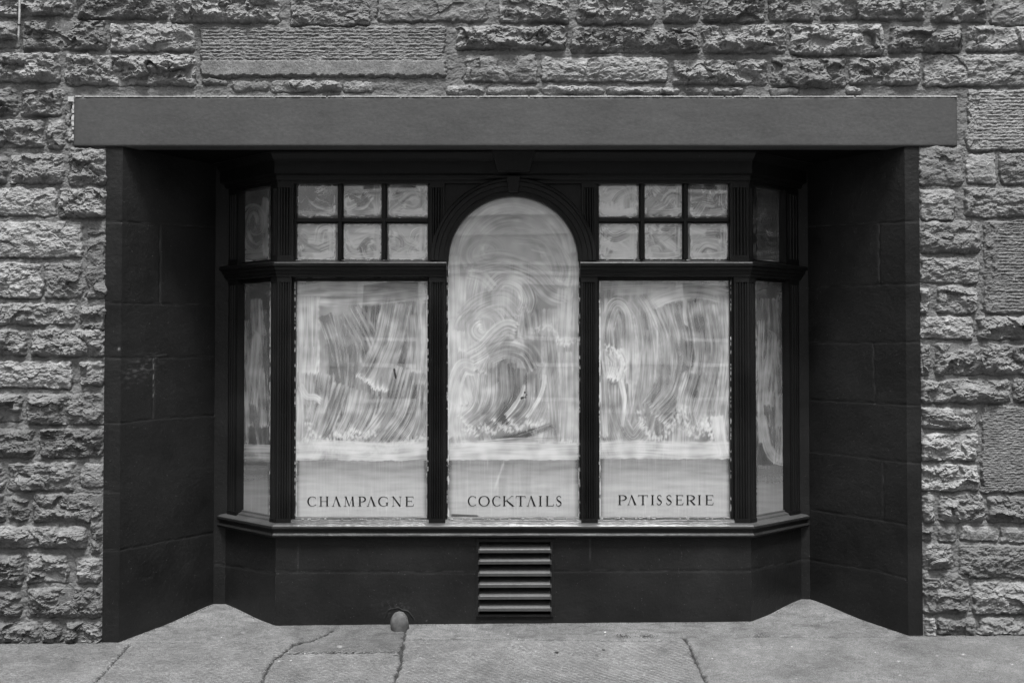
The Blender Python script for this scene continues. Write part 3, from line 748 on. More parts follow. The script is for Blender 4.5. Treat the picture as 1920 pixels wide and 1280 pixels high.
W.stroke([(672,730),(660,780),(640,822)], 16, .46, .17, .9, end=.4); W.stroke([(702,740),(690,780),(672,815)], 17, .42, .17, .9, end=.45)
W.stroke([(760,690),(735,770),(690,830),(670,840)], 22, .44, .16, .9); W.stroke([(785,700),(765,780),(725,838)], 20, .42, .18, .9, end=.2)
W.stroke([(796,720),(790,790),(770,835)], 11, .40, .2, .9)
W.stroke([(556,700),(562,760),(560,835)], 7, .55, .16, .9)
W.stroke([(563,722),(575,742),(592,744),(600,752)], 6, .62, .22, .6)
W.scallop([(575,790),(600,828),(640,815),(672,820),(700,812)], .72, 6); W.scallop([(585,835),(640,842),(720,838),(795,822)], .7, 8)
W.stroke([(553,846),(640,846),(730,850),(803,844)], 17, .70, .07, .95, rid=.1, end=0, freq=.8); W.stroke([(560,832),(650,836),(740,838),(800,830)], 9, .72, .1, .6, end=0)
film(W, 863, 41, 556, 800); borders(W, 554, 802, 527, 972, 51)
cov = ss(.0, .5, W.T)*.96; sl1 = seg_dist(W.x, W.y, [(739,692), (742,708)]); cov = cov*(1-ss(2.4, .9, sl1)); 
pane('pane', FF, W, cov, None, label='pane lettered CHAMPAGNE below smeared whitewash')

# right big pane --------------------------------------------------
W = Wash(1118, 1375, 519, 980, base=.40, seed=2)
W.rand(15, (1130, 560, 1360, 800), 90, 9, 200, 24, .10, lv=.42, amp=.15, rid=.06, end=.1)
W.stroke([(1130,534),(1200,532),(1290,534)], 9, .5, .14, .9); W.stroke([(1150,545),(1250,543),(1362,540)], 9, .52, .16, .8)
W.stroke([(1210,578),(1240,558),(1300,545),(1364,556)], 13, .62, .14, .9, end=.1)
W.stroke([(1133,560),(1130,700),(1134,820)], 9, .50, .17, .9)
W.stroke([(1145,700),(1138,620),(1155,572),(1176,600),(1178,720)], 13, .46, .16, .95, rid=.2, end=.1)
W.stroke([(1192,560),(1212,600),(1220,700),(1200,800),(1178,822)], 24, .40, .15, .92, rid=.14)
W.stroke([(1156,720),(1160,780),(1185,822),(1210,800)], 14, .44, .15, .9, rid=.16)
W.stroke([(1150,660),(1160,680),(1152,712)], 16, .62, .2, .85, end=.4, freq=1.5); W.scallop([(1140,650),(1165,668),(1170,690),(1148,706)], .78, 6)
W.stroke([(1164,712),(1171,750),(1167,800)], 6, .72, .16, .85, rid=0, end=0, taper=.5)
W.stroke([(1240,575),(1262,640),(1258,720),(1225,770)], 26, .38, .17, .92, rid=.14); W.stroke([(1285,565),(1300,650),(1280,740),(1238,790)], 26, .34, .18, .92, rid=.1)
W.stroke([(1310,565),(1322,660),(1305,760),(1290,800)], 20, .42, .16, .9); W.stroke([(1340,570),(1350,660),(1330,760),(1318,800)], 18, .46, .15, .9, rid=.12)
W.stroke([(1358,555),(1362,680),(1350,800),(1362,850)], 12, .55, .15, .92, rid=.15); W.stroke([(1284,560),(1284,590),(1287,610)], 4, .72, .1, .8)
W.stroke([(1210,562),(1228,600),(1232,640),(1228,715)], 3, .60, .2, .6, end=0, taper=.4); W.stroke([(1300,700),(1285,760),(1292,805)], 16, .42, .2, .85, end=.3)
W.scallop([(1200,775),(1215,812),(1240,822),(1262,790),(1283,765),(1292,812),(1310,815),(1330,785)], .70, 6); W.scallop([(1322,790),(1338,825),(1350,850)], .82, 7)
W.stroke([(1127,845),(1200,842),(1290,846),(1369,844)], 16, .68, .08, .95, rid=.1, end=0, freq=.8); W.stroke([(1345,780),(1350,820),(1356,850)], 11, .68, .15, .85, end=.2)
film(W, 860, 42, 1126, 1368); borders(W, 1124, 1370, 526, 972, 52)
cov = ss(.0, .5, W.T)*.96
pane('pane', FF, W, cov, None, label='pane lettered PATISSERIE below smeared whitewash')

# arched centre pane --------------------------------------------------
W = Wash(832, 1094, 358, 980, base=.47, seed=3)
for r, lv in ((112, .50), (96, .54), (82, .46), (66, .50)):
    W.stroke([(962+r*math.cos(t)*(.98), 489-r*math.sin(t)) for t in np.linspace(math.pi*.96, math.pi*.04, 9)], 11, lv, .10, .9, rid=.10, end=.05)
W.rand(14, (860, 560, 1060, 760), 90, 14, 150, 22, .1, lv=.46, amp=.12, rid=.05, end=.1)
def spiral(cx, cy, r0, r1, a0, turns, n=26, sq=1.0):
    return [(cx+(r0+(r1-r0)*i/n)*math.cos(a0+turns*2*math.pi*i/n), cy+sq*(r0+(r1-r0)*i/n)*math.sin(a0+turns*2*math.pi*i/n)) for i in range(n+1)]
W.stroke(spiral(912, 474, 42, 8, 2.4, 1.3, sq=.8), 11, .48, .13, .9, rid=.08)
W.stroke([(1000,455),(1045,470),(1066,510),(1058,560)], 14, .50, .14, .9, rid=.14); W.stroke([(965,440),(1020,450),(1050,500),(1045,530)], 16, .46, .13, .85)
W.stroke([(890,500),(940,492),(1000,512),(1035,545),(1064,556)], 22, .48, .15, .85, rid=.08)
W.stroke([(852,480),(852,600),(850,760)], 10, .60, .09, .9, rid=.1); W.stroke([(868,520),(864,600),(866,660)], 8, .58, .1, .85)
W.stroke([(1076,480),(1074,600),(1076,830)], 9, .52, .10, .85); W.stroke([(1060,540),(1058,600),(1055,648)], 13, .54, .13, .9, end=.5)
W.stroke([(918,548),(942,524),(975,532),(990,560),(984,585)], 15, .54, .17, .85, rid=.08, end=.1); W.stroke([(925,540),(905,520),(880,512)], 9, .58, .12, .8)
W.stroke(spiral(905, 615, 44, 10, 3.0, 1.2, sq=.85), 12, .48, .13, .9, rid=.08); W.stroke([(872,600),(900,572),(945,562),(975,590)], 20, .46, .14, .7, rid=.05)
W.stroke([(880,670),(905,655),(930,628),(950,615),(968,620)], 16, .54, .17, .9, rid=.14); W.stroke([(915,662),(950,650),(985,660),(1005,692)], 20, .40, .18, .8, rid=.06)
W.stroke([(888,690),(866,690),(850,740),(852,820)], 14, .60, .15, .95, rid=.2, end=.1); W.stroke([(862,760),(856,800),(862,835)], 16, .58, .14, .8)
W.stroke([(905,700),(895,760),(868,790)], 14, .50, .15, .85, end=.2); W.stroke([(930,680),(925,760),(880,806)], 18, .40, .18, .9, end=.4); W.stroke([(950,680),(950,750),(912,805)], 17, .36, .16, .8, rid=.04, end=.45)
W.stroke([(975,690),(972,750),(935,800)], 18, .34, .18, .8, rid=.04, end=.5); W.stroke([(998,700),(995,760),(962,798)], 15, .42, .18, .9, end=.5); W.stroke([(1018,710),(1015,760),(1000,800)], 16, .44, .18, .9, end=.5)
W.stroke([(983,722),(976,742),(960,767),(948,780)], 3.2, .74, .16, .85, end=0, taper=-.6); W.stroke([(1022,702),(1016,735),(998,768),(988,782)], 4.4, .78, .18, .85, end=0, taper=.2)
W.stroke([(1030,630),(1040,740),(1045,820)], 13, .42, .15, .9, end=.1); W.stroke([(1060,660),(1062,760),(1060,830)], 12, .53, .13, .9, end=.35)
W.scallop([(1000,622),(1030,612),(1050,640),(1072,642)], .72, 5); W.scallop([(870,812),(905,800),(922,812),(945,800),(965,808),(985,795),(1002,812),(1015,790)], .74, 5)
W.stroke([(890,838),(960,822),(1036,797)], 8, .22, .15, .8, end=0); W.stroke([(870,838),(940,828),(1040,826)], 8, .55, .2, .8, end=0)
W.stroke([(842,848),(900,845),(1000,847),(1084,846)], 16, .72, .07, .96, rid=.1, end=0, freq=.8)
film(W, 862, 43, 842, 1084); borders(W, 840, 1086, 300, 972, 53)
rr_ = np.hypot(W.x-962.5, W.y-489); dd = np.where(W.y < 489, 123-rr_, 99); a = ss(3.0, 1.2, dd+.9*gn(W.x/12, W.y/12, 4))*ss(-.3, .3, fbm(W.x/26, W.y/26, 77, 3)+.1); W.T = W.T*(1-a)+.85*a
smu = ss(843, 850, W.x)*ss(900, 893, W.x+3*gn(W.x/5, W.y/3, 3))*ss(962, 964, W.y-.04*(W.x-845))*ss(971, 969, W.y); W.T = W.T*(1-smu*.55)
cre = np.exp(-((W.x-(944-(W.y-867)*.33))/2.2)**2)*ss(866, 870, W.y)*ss(925, 900, W.y); W.T = W.T+.10*cre; W.T = W.T-.04*np.exp(-((W.x-962)/.9)**2)*(W.y > 870)
cov = ss(.0, .5, W.T)*.96
for (qx, qy, r) in ((984,735.5,1.7),(987,740,1.2),(985,744.5,1.5),(978,746,2.0),(981,745,1.6)): cov = cov*(1-ss(r+.8, r-.5, np.hypot(W.x-qx, W.y-qy)))
mk = lambda cx, cy: (cy > 489) | (np.hypot(cx-962.5, cy-489) < 131)
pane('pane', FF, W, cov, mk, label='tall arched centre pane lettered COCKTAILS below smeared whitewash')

# side panes --------------------------------------------------
for (f, x0, x1, sd, y0) in ((FL, 444, 512, 4, 872), (FR, 1411, 1479, 5, 872)):
    W = Wash(x0, x1, 522, 976, base=.36, seed=sd); cx = (x0+x1)/2
    W.rand(12, (x0+8, 560, x1-8, 800), 93, 8, 170, 13, .1, lv=.36, amp=.13, rid=.05, end=.1)
    W.stroke([(x0,545),(cx,538),(x1,546)], 9, .46, .12, .8); W.stroke([(cx-12,560),(cx-14,680),(cx-8,800)], 10, .38, .14, .9, rid=.12)
    W.stroke([(cx+4,650),(cx-10,700),(cx+2,760),(cx+14,860)], 8, .44, .16, .9, rid=.2); W.stroke([(cx+10,600),(cx+16,700),(cx+18,800)], 10, .42, .14, .9, rid=.12)
    W.stroke([(cx-6,700),(cx+4,628),(cx+12,700),(cx+16,800)], 6, .56, .2, .7); W.stroke([(cx+2,560),(cx+4,640),(cx-6,760)], 12, .56, .2, .7); W.stroke([(cx-18,600),(cx-20,700),(cx-17,830)], 7, .56, .18, .8)
    if f is FL: W.stroke([(x0,848),(x1,850)], 18, .62, .12, .9, end=0)
    else: W.stroke([(x0+16,780),(cx,850),(x1,868)], 10, .56, .14, .85, end=.2); W.stroke([(x1-12,740),(x1-14,820),(x1-18,868)], 12, .52, .14, .85, end=.3)
    film(W, y0, 44+sd, x0+4, x1-4); W.T = np.where(W.y > y0, W.T*.95, W.T); borders(W, x0+5, x1-5, 529, 968, 60+sd, 1.8)
    pane('pane', f, W, ss(-.05, .22, W.T)*.96, None, label='narrow %s side pane of the bay, whitewashed' % ('left' if f is FL else 'right'))
    W = Wash(x0, x1, 340, 496, base=.44 if f is FL else .34, seed=sd+20)
    lv = .50 if f is FL else .36
    W.stroke([(x0+8,480),(x1-8,474)], 10, lv+.06, .1, .9); W.stroke([(x1-12,370),(x1-14,420),(x1-10,480)], 9, lv+.10, .12, .9)
    W.stroke(spiral(cx, 420, 26, 5, 1, 1.2, sq=1.8), 12, lv, .12, .85)
    ed = ss(0, 4, np.minimum(W.x-x0-6, x1-6-W.x)+1.5*gn(W.x/8, W.y/8, 4))
    borders(W, x0+5, x1-8, 349, 489, 70+sd, 1.4)
    pane('pane', f, W, (ss(-.05, .3, W.T)*.9)*(.2+.8*ed))
# small panes of the top lights --------------------------------------------------
for side, xs3 in ((0, ((557, 629), (643, 715), (729, 801))), (1, ((1124, 1195), (1209, 1280), (1294, 1365)))):
    for c, (x0, x1) in enumerate(xs3):
        for r, (y0, y1) in enumerate(((343, 406), (420, 487))):
            k = 200+side*10+c*2+r; q = random.Random(k)
            bl = (.46, .64, .60, .66, .62, .70)[c*2+r] if side == 0 else (.74, .70, .52, .64, .54, .66)[c*2+r]
            W = Wash(x0-4, x1+4, y0-4, y1+4, step=1.0, base=bl, seed=k); cx, cy = (x0+x1)/2, (y0+y1)/2
            for i in range(5): W.stroke([(x0+q.uniform(0, 10), y0+q.uniform(5, 60)), (cx+q.uniform(-15, 15), cy+q.uniform(-20, 20)), (x1-q.uniform(0, 10), y0+q.uniform(5, 60))], q.uniform(6, 10), bl+q.uniform(-.1, .1), .15, .85, rid=.15)
            ty = (c+2*r+side+q.randrange(2)) % 3
            for i in range(4+ty):
                hx_ = q.uniform(0, 6.28); pts_ = []; ax_, ay_ = q.uniform(x0+12, x1-12), q.uniform(y0+12, y1-12)
                turn = q.choice((-1, 1))*q.uniform(.5, 1.5)
                for m2 in range(q.randrange(3, 6)):
                    pts_.append((min(max(ax_, x0+7), x1-7), min(max(ay_, y0+7), y1-7))); l_ = q.uniform(16, 30); ax_ += l_*math.cos(hx_); ay_ += l_*.8*math.sin(hx_); hx_ += turn*q.uniform(.6, 1.4)
                W.stroke(pts_, q.uniform(6, 12), bl+q.uniform(-.2, .16), .26, .9, rid=.34, end=.5)
            W.stroke([(x1-8, y0+6), (x1-9, cy), (x1-8, y1-6)], 6, bl+q.uniform(-.1, .1), .2, .8, rid=.2)
            W.stroke([(x0+8, y1-9), (cx, y1-7), (x1-6, y1-11)], 6, bl+.1, .15, .85, rid=.2)
            rad = q.uniform(2, 10); ax = np.abs(W.x-cx)-(x1-x0)/2+rad+1; ay = np.abs(W.y-cy)-(y1-y0)/2+rad+1
            sd_ = -(np.minimum(np.maximum(ax, ay), 0)+np.hypot(np.maximum(ax, 0), np.maximum(ay, 0))-rad)+1.6*gn(W.x/5, W.y/5, k)+1.4+1.6*gn(W.x/14, W.y/14, k+1)
            bead = np.exp(-((sd_-1.8)/1.3)**2)*ss(-.3, .4, gn(W.x/9, W.y/9, k+2)); W.T = W.T+.28*bead
            W.con = 3.1; W.T -= .15
            pane('pane', FF, W, ss(-.2, 1.0, sd_)*.97)
# dried wash slopped on ledges
b = MB(); q = random.Random(9)
def blob(mb, x, y, z, rx, rz_):
    n = 7; vs = [(x, y-.004, z+rz_)]+[(x+rx*math.cos(6.283*i/n)*q.uniform(.6, 1.2), y-.003*q.random(), z+rz_*math.sin(6.283*i/n)*q.uniform(.5, 1.2)) for i in range(n)]+[(x, y+.006, z)]
    mb.add(vs, [(0, 1+i, 1+(i+1) % n) for i in range(n)]+[(n+1, 1+(i+1) % n, 1+i) for i in range(n)])
for (xa_, xb_, py, cnt) in ((556, 802, 488, 34), (1124, 1366, 488, 20), (556, 800, 974, 26), (842, 1084, 973.5, 22), (1128, 1366, 973, 20), (560, 800, 407.5, 8), (1124, 1360, 407.5, 7)):
    for i in range(cnt):
        px_ = q.uniform(xa_, xb_); oo = -.02 if py > 450 else -.024
        p_ = FF.p(FF.at(px_, py, oo)[0], zs(py)+q.uniform(-.001, .003), oo); blob(b, p_[0], p_[1], p_[2], q.uniform(.003, .013), q.uniform(.0012, .003))
for (px_, pa, pb, cnt) in ((553.5, 530, 970, 40), (802.5, 540, 900, 22), (838.5, 500, 970, 36), (1087, 480, 970, 34), (1123.5, 540, 950, 20), (1370, 530, 970, 40)):
    for i in range(cnt):
        py = q.uniform(pa, pb); aa = FF.at(px_, py, -.030); p_ = FF.p(aa[0], aa[1], -.027); blob(b, p_[0], p_[1], p_[2], q.uniform(.001, .0025), q.uniform(.004, .018))
tag(b.build('paint_splash', M_wash, win), kind='stuff')

# ------------------------------------------------------------------ lettering
def quadstrip(mb, pts, wid):              # pts in px, wid full widths in px; flat ribbons 1 mm thick on the glass
    n = len(pts); L_, R_ = [], []
    for i in range(n):
        a = pts[max(i-1, 0)]; c = pts[min(i+1, n-1)]; dx, dy = c[0]-a[0], c[1]-a[1]; l = math.hypot(dx, dy)+1e-9; nx_, ny_ = -dy/l, dx/l; w_ = wid[i]/2
        L_.append((pts[i][0]+nx_*w_, pts[i][1]+ny_*w_)); R_.append((pts[i][0]-nx_*w_, pts[i][1]-ny_*w_))
    y = Y1-GO-.0015
    vs = [(onY(p[0], p[1], y)[0], yy, onY(p[0], p[1], y)[1]) for yy in (y, y+.001) for p in L_+R_]
    m = 2*n; fs = []
    for i in range(n-1):
        fs += [(i, i+1, n+i+1, n+i), (m+i, m+n+i, m+n+i+1, m+i+1), (i, m+i, m+i+1, i+1), (n+i, n+i+1, m+n+i+1, m+n+i)]
    mb.add(vs, fs)
TH, HN = 3.0, 1.0
def line(mb, a, c, w0, w1=None): w1 = w0 if w1 is None else w1; quadstrip(mb, [a, c], [w0, w1])
def serif(mb, x, y, w_=3.2): line(mb, (x-w_, y), (x+w_, y), .62)
def glyph(mb, ch, x0, x1, yt, yb):
    h = yb-yt; w_ = x1-x0; cx = (x0+x1)/2; cy = (yt+yb)/2
    def arc(cx_, cy_, rx, ry, t0, t1, heavy, n=22):
        ps, ws = [], []
        for i in range(n+1):
            t = math.radians(t0+(t1-t0)*i/n); ps.append((cx_+rx*math.cos(t), cy_-ry*math.sin(t)))
            ws.append(.5+(TH-.6)*max(0, math.cos(t-math.radians(heavy)))**1.5)
        quadstrip(mb, ps, ws)
    if ch == 'C' or ch == 'G':
        arc(cx+1, cy, w_/2, h/2-.3, 52, 308, 180)
        line(mb, (cx+1+w_/2*.62, yt+1.2), (x1-.3, yt+4.6), 1.4, .5)
        if ch == 'C': line(mb, (cx+1+w_/2*.62, yb-1.4), (x1, yb-3.8), 1.0, .5)
        else: line(mb, (x1-1.6, cy+2.4), (x1-1.6, yb-1.2), TH*.85); line(mb, (x1-4, cy+2.2), (x1+1.2, cy+2.2), .62)
    elif ch == 'O': arc(cx, cy, w_/2-.6, h/2-.3, 90, 270, 180); arc(cx, cy, w_/2-.6, h/2-.3, -90, 90, 0)
    elif ch == 'H':
        line(mb, (x0+2, yt), (x0+2, yb), TH*.75); line(mb, (x1-2, yt), (x1-2, yb), TH); line(mb, (x0+2, cy), (x1-2, cy), .5)
        for xx in (x0+2, x1-2): serif(mb, xx, yt+.4, 2.6); serif(mb, xx, yb-.4, 2.6)
    elif ch == 'A':
        line(mb, (x0+1, yb), (cx-.4, yt), .8); line(mb, (cx-1, yt), (x1-1.6, yb), TH*.8, TH*1.15); serif(mb, x0+1, yb-.4, 2.1); serif(mb, x1-1.4, yb-.4, 2.6)
    elif ch == 'M':
        line(mb, (x0+1.5, yb), (x0+2.8, yt), .8); line(mb, (x0+2.6, yt), (cx, yb-.5), TH*.8, 1.6); line(mb, (cx, yb-.5), (x1-3.2, yt), .62); line(mb, (x1-3.2, yt), (x1-1.8, yb), TH)
        serif(mb, x0+1.5, yb-.4, 2.2); serif(mb, x1-1.8, yb-.4, 2.4); serif(mb, x0+1.6, yt+.4, 1.4)
    elif ch in 'PR':
        line(mb, (x0+2.2, yt), (x0+2.2, yb), TH); serif(mb, x0+2.2, yb-.4, 2.8); serif(mb, x0+1.4, yt+.4, 1.8)
        ry = h*.27; rx = w_*.60; arc(x0+w_*.34, yt+ry+.2, rx, ry, 90, -92, 0)
        line(mb, (x0+2.2, yt+.5), (x0+w_*.36, yt+.5), .62); line(mb, (x0+3.4, yt+2*ry), (x0+w_*.36, yt+2*ry), .55)
        if ch == 'R': line(mb, (x0+w_*.45, cy+.6), (x1, yb), TH*.75, TH); serif(mb, x1, yb-.4, 1.6)
    elif ch == 'N':
        line(mb, (x0+1.8, yt), (x0+1.8, yb), .62); line(mb, (x0+1.2, yt), (x1-2, yb), TH*.8, TH*.9); line(mb, (x1-1.8, yt), (x1-1.8, yb), .62); serif(mb, x0+1.8, yb-.4, 2.2); serif(mb, x1-1.8, yt+.4, 2.2); serif(mb, x0+.6, yt+.4, 1.6)
    elif ch in 'EL':
        line(mb, (x0+2.2, yt), (x0+2.2, yb), TH); line(mb, (x0, yb-.4), (x1-.8, yb-.4), .62); line(mb, (x1-1.6, yb), (x1, yb-4.4), 1.3, .5); serif(mb, x0+2.2, yt+.4, 2.4)
        if ch == 'E': line(mb, (x0+2, yt+.4), (x1-1.2, yt+.4), .62); line(mb, (x1-1.4, yt), (x1-.8, yt+3.6), 1.2, .5); line(mb, (x0+3.5, cy-.4), (x1-4, cy-.4), .55); line(mb, (x1-4, cy-2), (x1-4, cy+1.4), .62)
    elif ch == 'K':
        line(mb, (x0+2.2, yt), (x0+2.2, yb), TH); line(mb, (x0+3.5, cy+1), (x1-3, yt), .62); line(mb, (x0+w_*.36, cy-.6), (x1-1, yb), TH*.8, TH); serif(mb, x0+2.2, yt+.4, 2.4); serif(mb, x0+2.2, yb-.4, 2.4); serif(mb, x1-3, yt+.4, 2.2); serif(mb, x1-1, yb-.4, 2.2)
    elif ch == 'T':
        line(mb, (cx, yt), (cx, yb), TH); line(mb, (x0, yt+.6), (x1, yt+.6), .8); line(mb, (x0+.6, yt), (x0, yt+4), 1.2, .6); line(mb, (x1-.6, yt), (x1, yt+4), 1.2, .6); serif(mb, cx, yb-.4, 3)
    elif ch == 'I': line(mb, (cx, yt), (cx, yb), TH); serif(mb, cx, yt+.4, 2.8); serif(mb, cx, yb-.4, 2.8)
    elif ch == 'S':
        pts = spline([(x1-1, yt+3.6), (x1-2.2, yt+1.2), (cx, yt+.3), (x0+1.6, yt+2.8), (x0+2.4, cy-2.4), (cx, cy), (x1-1.6, cy+2.6), (x1-1.2, yb-3.2), (cx, yb-.3), (x0+1.4, yb-1.4), (x0+.4, yb-4.2)], 44)
        n = len(pts); ws = [1.0+(TH-1.1)*math.exp(-((i/n-.5)/.17)**2) for i in range(n)]; quadstrip(mb, [tuple(p_) for p_ in pts], ws)
def word(text, spans, yt, yb, label):
    mb = MB()
    for ch, (a, c) in zip(text, spans): glyph(mb, ch, a, c, yt, yb)
    mb.build('lettering', M_letter, win, label)
word('CHAMPAGNE', [(540+a/5.332, 540+c/5.332) for a, c in ((195,280),(318,402),(445,524),(563,662),(707,777),(793,874),(903,998),(1042,1132),(1176,1257))], 930.2, 948.6, 'black capitals reading CHAMPAGNE')
word('COCKTAILS', [(640+a/2.977, 640+c/2.977) for a, c in ((707,752),(768,826),(843,888),(903,962),(975,1027),(1038,1084),(1103,1119),(1143,1186),(1199,1229))], 929.2, 948.4, 'black capitals reading COCKTAILS')
word('PATISSERIE', [(1100+a/2.724, 1100+c/2.724) for a, c in ((163,204),(210,253),(263,312),(328,345),(358,384),(406,434),(456,494),(510,552),(568,584),(608,648))], 927.6, 946.0, 'black capitals reading PATISSERIE')

# ------------------------------------------------------------------ room behind the glass
b = MB(); x0, x1 = CLx-.3, CRx+.3
b.box(x0, x1, Y2+.02, 3.2, ZS-.25, SOF+.1)
b.v = [(x, y, z) for (x, y, z) in b.v]
rm = b.build('shop_interior', mk_plain('pale plastered room', .30, .9, nz=3), bld)
rm.data.flip_normals()
# take the front of the room away so the bay opens into it
import bmesh
bm = bmesh.new(); bm.from_mesh(rm.data)
ff = [f for f in bm.faces if abs(f.calc_center_median().y-(Y2+.02)) < 1e-3]; bmesh.ops.delete(bm, geom=ff, context='FACES'); bm.to_mesh(rm.data); bm.free()
b = MB(); pts = [(ELx, Y2+.05), (CLx+.02, Y1+.08), (CRx-.02, Y1+.08), (ERx, Y2+.05)]
for (za, zb2) in ((ZS-.02, ZS-.005), (SOF-.04, SOF-.02)):
    vs = [(p[0], p[1], z) for z in (za, zb2) for p in pts]; b.add(vs, [(0, 1, 2, 3), (7, 6, 5, 4)]+[(i, (i+1) % 4, 4+(i+1) % 4, 4+i) for i in range(4)])
b.box(x0-.3, ELx+.02, Y2+.022, Y2+.05, ZS-.25, SOF); b.box(ERx-.02, x1+.3, Y2+.022, Y2+.05, ZS-.25, SOF)
b.build('window_board', M_dark, win)

# ------------------------------------------------------------------ air vent in the plinth
zv0, zv1 = zs(1155), zs(1009); VX0, VX1 = X(893, Y1), X(1037, Y1); IX0, IX1 = X(899, Y1), X(1031.5, Y1)
b = MB(); q0, q1 = -.002, .012
iz0, iz1 = zs(1150.5), zs(1015)
fy = Y1-.010
b.box(VX0, IX0, fy, Y1+.004, zv0, zv1); b.box(IX1, VX1, fy, Y1+.004, zv0, zv1); b.box(IX0, IX1, fy, Y1+.004, iz1, zv1); b.box(IX0, IX1, fy, Y1+.004, zv0, iz0)
vent = b.build('air_vent', M_reveal, bld, 'louvred metal air vent low in the plinth under the centre pane', bevel=.002)
b = MB(); yb_ = Y1+.085
b.box(IX0-.01, IX1+.01, yb_, yb_+.004, iz0-.01, iz1+.01); b.box(IX0-.005, IX0+.0005, Y1+.001, yb_, iz0, iz1); b.box(IX1-.0005, IX1+.005, Y1+.001, yb_, iz0, iz1)
b.box(IX0, IX1, Y1+.001, yb_, iz1-.0005, iz1+.004); b.box(IX0, IX1, Y1+.001, yb_, iz0-.004, iz0+.0005)
b.build('duct', mk_plain('sooty black duct', .004, .9), vent)
for i, py in enumerate((1034.5, 1055.5, 1078, 1099.3, 1121.3, 1143.3)):
    b = MB(); zb3 = zs(py); ex = X(897, Y1); ex2 = X(1033.5, Y1); yF = fy-.012
    prof = [(yF+.052, zb3+.048), (yF+.002, zb3+.020), (yF, zb3+.017), (yF, zb3), (yF+.003, zb3), (yF+.0035, zb3+.016), (yF+.052, zb3+.044)]
    n = len(prof); sag = .0008*random.uniform(-1, 1)
    vs = [(xx, p_[0], p_[1]+(sag if k == 0 else -sag)) for k, xx in enumerate((IX0+.001, IX1-.001)) for p_ in prof]
    b.add(vs, [(j, (j+1) % n, n+(j+1) % n, n+j) for j in range(n)]+[tuple(range(n))[::-1], tuple(range(n, 2*n))])
    b.box(ex, IX0+.002, yF-.0015, yF+.0042, zb3-.0015, zb3+.021); b.box(IX1-.002, ex2, yF-.0015, yF+.0042, zb3-.0015, zb3+.021)
    b.build('louvre', M_louvre, vent, bevel=.0008)

# ------------------------------------------------------------------ pavement
gr = [([(243,1207),(216,1237),(172,1285)], 2.2, 1), ([(624,1180),(600,1193),(583,1200),(548,1206),(541,1216),(516,1232),(506,1245),(496,1262),(488,1290)], 3.4, 1), ([(541,1223),(600,1222),(750,1221)], 2.0, .8),
      ([(760,1182),(756,1200),(753,1222),(752,1243),(742,1265),(738,1290)], 4.5, 1), ([(1284,1196),(1290,1205),(1305,1240),(1330,1290)], 3.6, 1), ([(256,1203),(420,1204),(545,1204)], 1.1, .35),
      ([(765,1198),(900,1197),(1060,1199),(1240,1201)], 1.4, .45), ([(1240,1201),(1284,1200)], 1, .3), ([(1405,1193),(1540,1194),(1692,1193)], 1.0, .3), ([(700,1240),(748,1225)], 1.2, .5)]
def ground(xs, ys, fine=True):
    x, y = np.meshgrid(xs, ys); z = gz(x, y)
    px, py = project(x, y, z)
    tone = np.ones_like(x); kind = ss(1194, 1212, py)*ss(1310, 1290, px)*(.55+.45*ss(-.4, .4, fbm(px/60, py/16, 55, 3)))
    if fine:
        z = z+.0016*fbm(x/.25, y/.2, 3, 3)+.0006*gn(x/.02, y/.02, 5)
        wx_ = px+1.8*gn(px/9, py/5, 5)+2.0*gn(px/4, py/3, 9)+1.0*gn(px/40, py/14, 4); wy_ = py+1.4*gn(px/11, py/6, 6)+.8*gn(px/4, py/3, 7)
        for g, w_, dp in gr:
            sdg = seg_dist(wx_, wy_, g); w2 = w_*(.55+.5*ss(-.5, .5, gn(px/14, py/9, 77))); a = np.exp(-(sdg/w2)**2); z = z-.014*dp*a; tone = tone*(1-.80*dp*np.exp(-(sdg/(w2*.8))**4))
        # patches: cement fillet along the wall, darker broken patch by the drain, pale corner fillets
        fil = (py < 1198)
        tone = np.where(fil & (px < 760), tone*.98, tone)
        pt = ss(545, 560, px+4*gn(px/9, py/9, 4))*ss(757, 750, px)*ss(1224, 1221, py); tone = tone*(1-.26*pt)
        st = ss(.15, .5, fbm(px/38, py/7, 12, 4)); tone = tone*(1-.22*st*(py < 1200))
        cor = np.maximum(ss(.36, .5, y)*0, 0)
        for (xc, sx) in ((RXL1+.03, 1), (RXR1-.03, -1)):
            dd = np.hypot(x-xc, (y-Y2)*1.1); z = z+.018*ss(.42, .05, dd); tone = tone*(1+.12*ss(.42, .36, dd+.03*gn(x/.1, y/.1, 3)))
        # darker strip along the wall foot
        foot = np.where(y < .04, ss(.035, 0, np.abs(y-0.0))*((x < RXL0) | (x > RXR0)), 0); tone = tone*(1-.35*foot)
        for (qx, qy, r, v_) in ((1166,1167,3,1.9),(1695,1217,3,1.9),(1806,1226,4.5,2.2),(1757,1228,4,1.9),(1685,1239,4.5,2.0),(1898,1245,4,2.0),(1688,1265,5,2.0),(637,1211,7,1.7),(455,1185,5,1.5),(458,1186,4,1.5),(1493,1271,4,1.6),(209,1253,3,1.6),(1208,1264,3,2.0),(154,1241,3,1.5),(1135,1190,2.5,2)):
            tone = np.maximum(tone, v_*np.exp(-(np.hypot((px-qx), (py-qy)*2.6+1.5*gn(px/4, py/2, 2))/r)**4))
    return x, y, z, tone, kind
x, y, z, tone, kind = ground(np.arange(-3.1, 3.11, .0045), np.arange(-.85, .60, .0042))
pv = grid_mesh('pavement', np.stack([x, y, z], -1), None, {'tone': tone, 'kind': kind}, True)
fx = float(x[0, 0]), float(x[0, -1]); fy0 = float(y[0, 0]); fy1 = float(y[-1, 0])
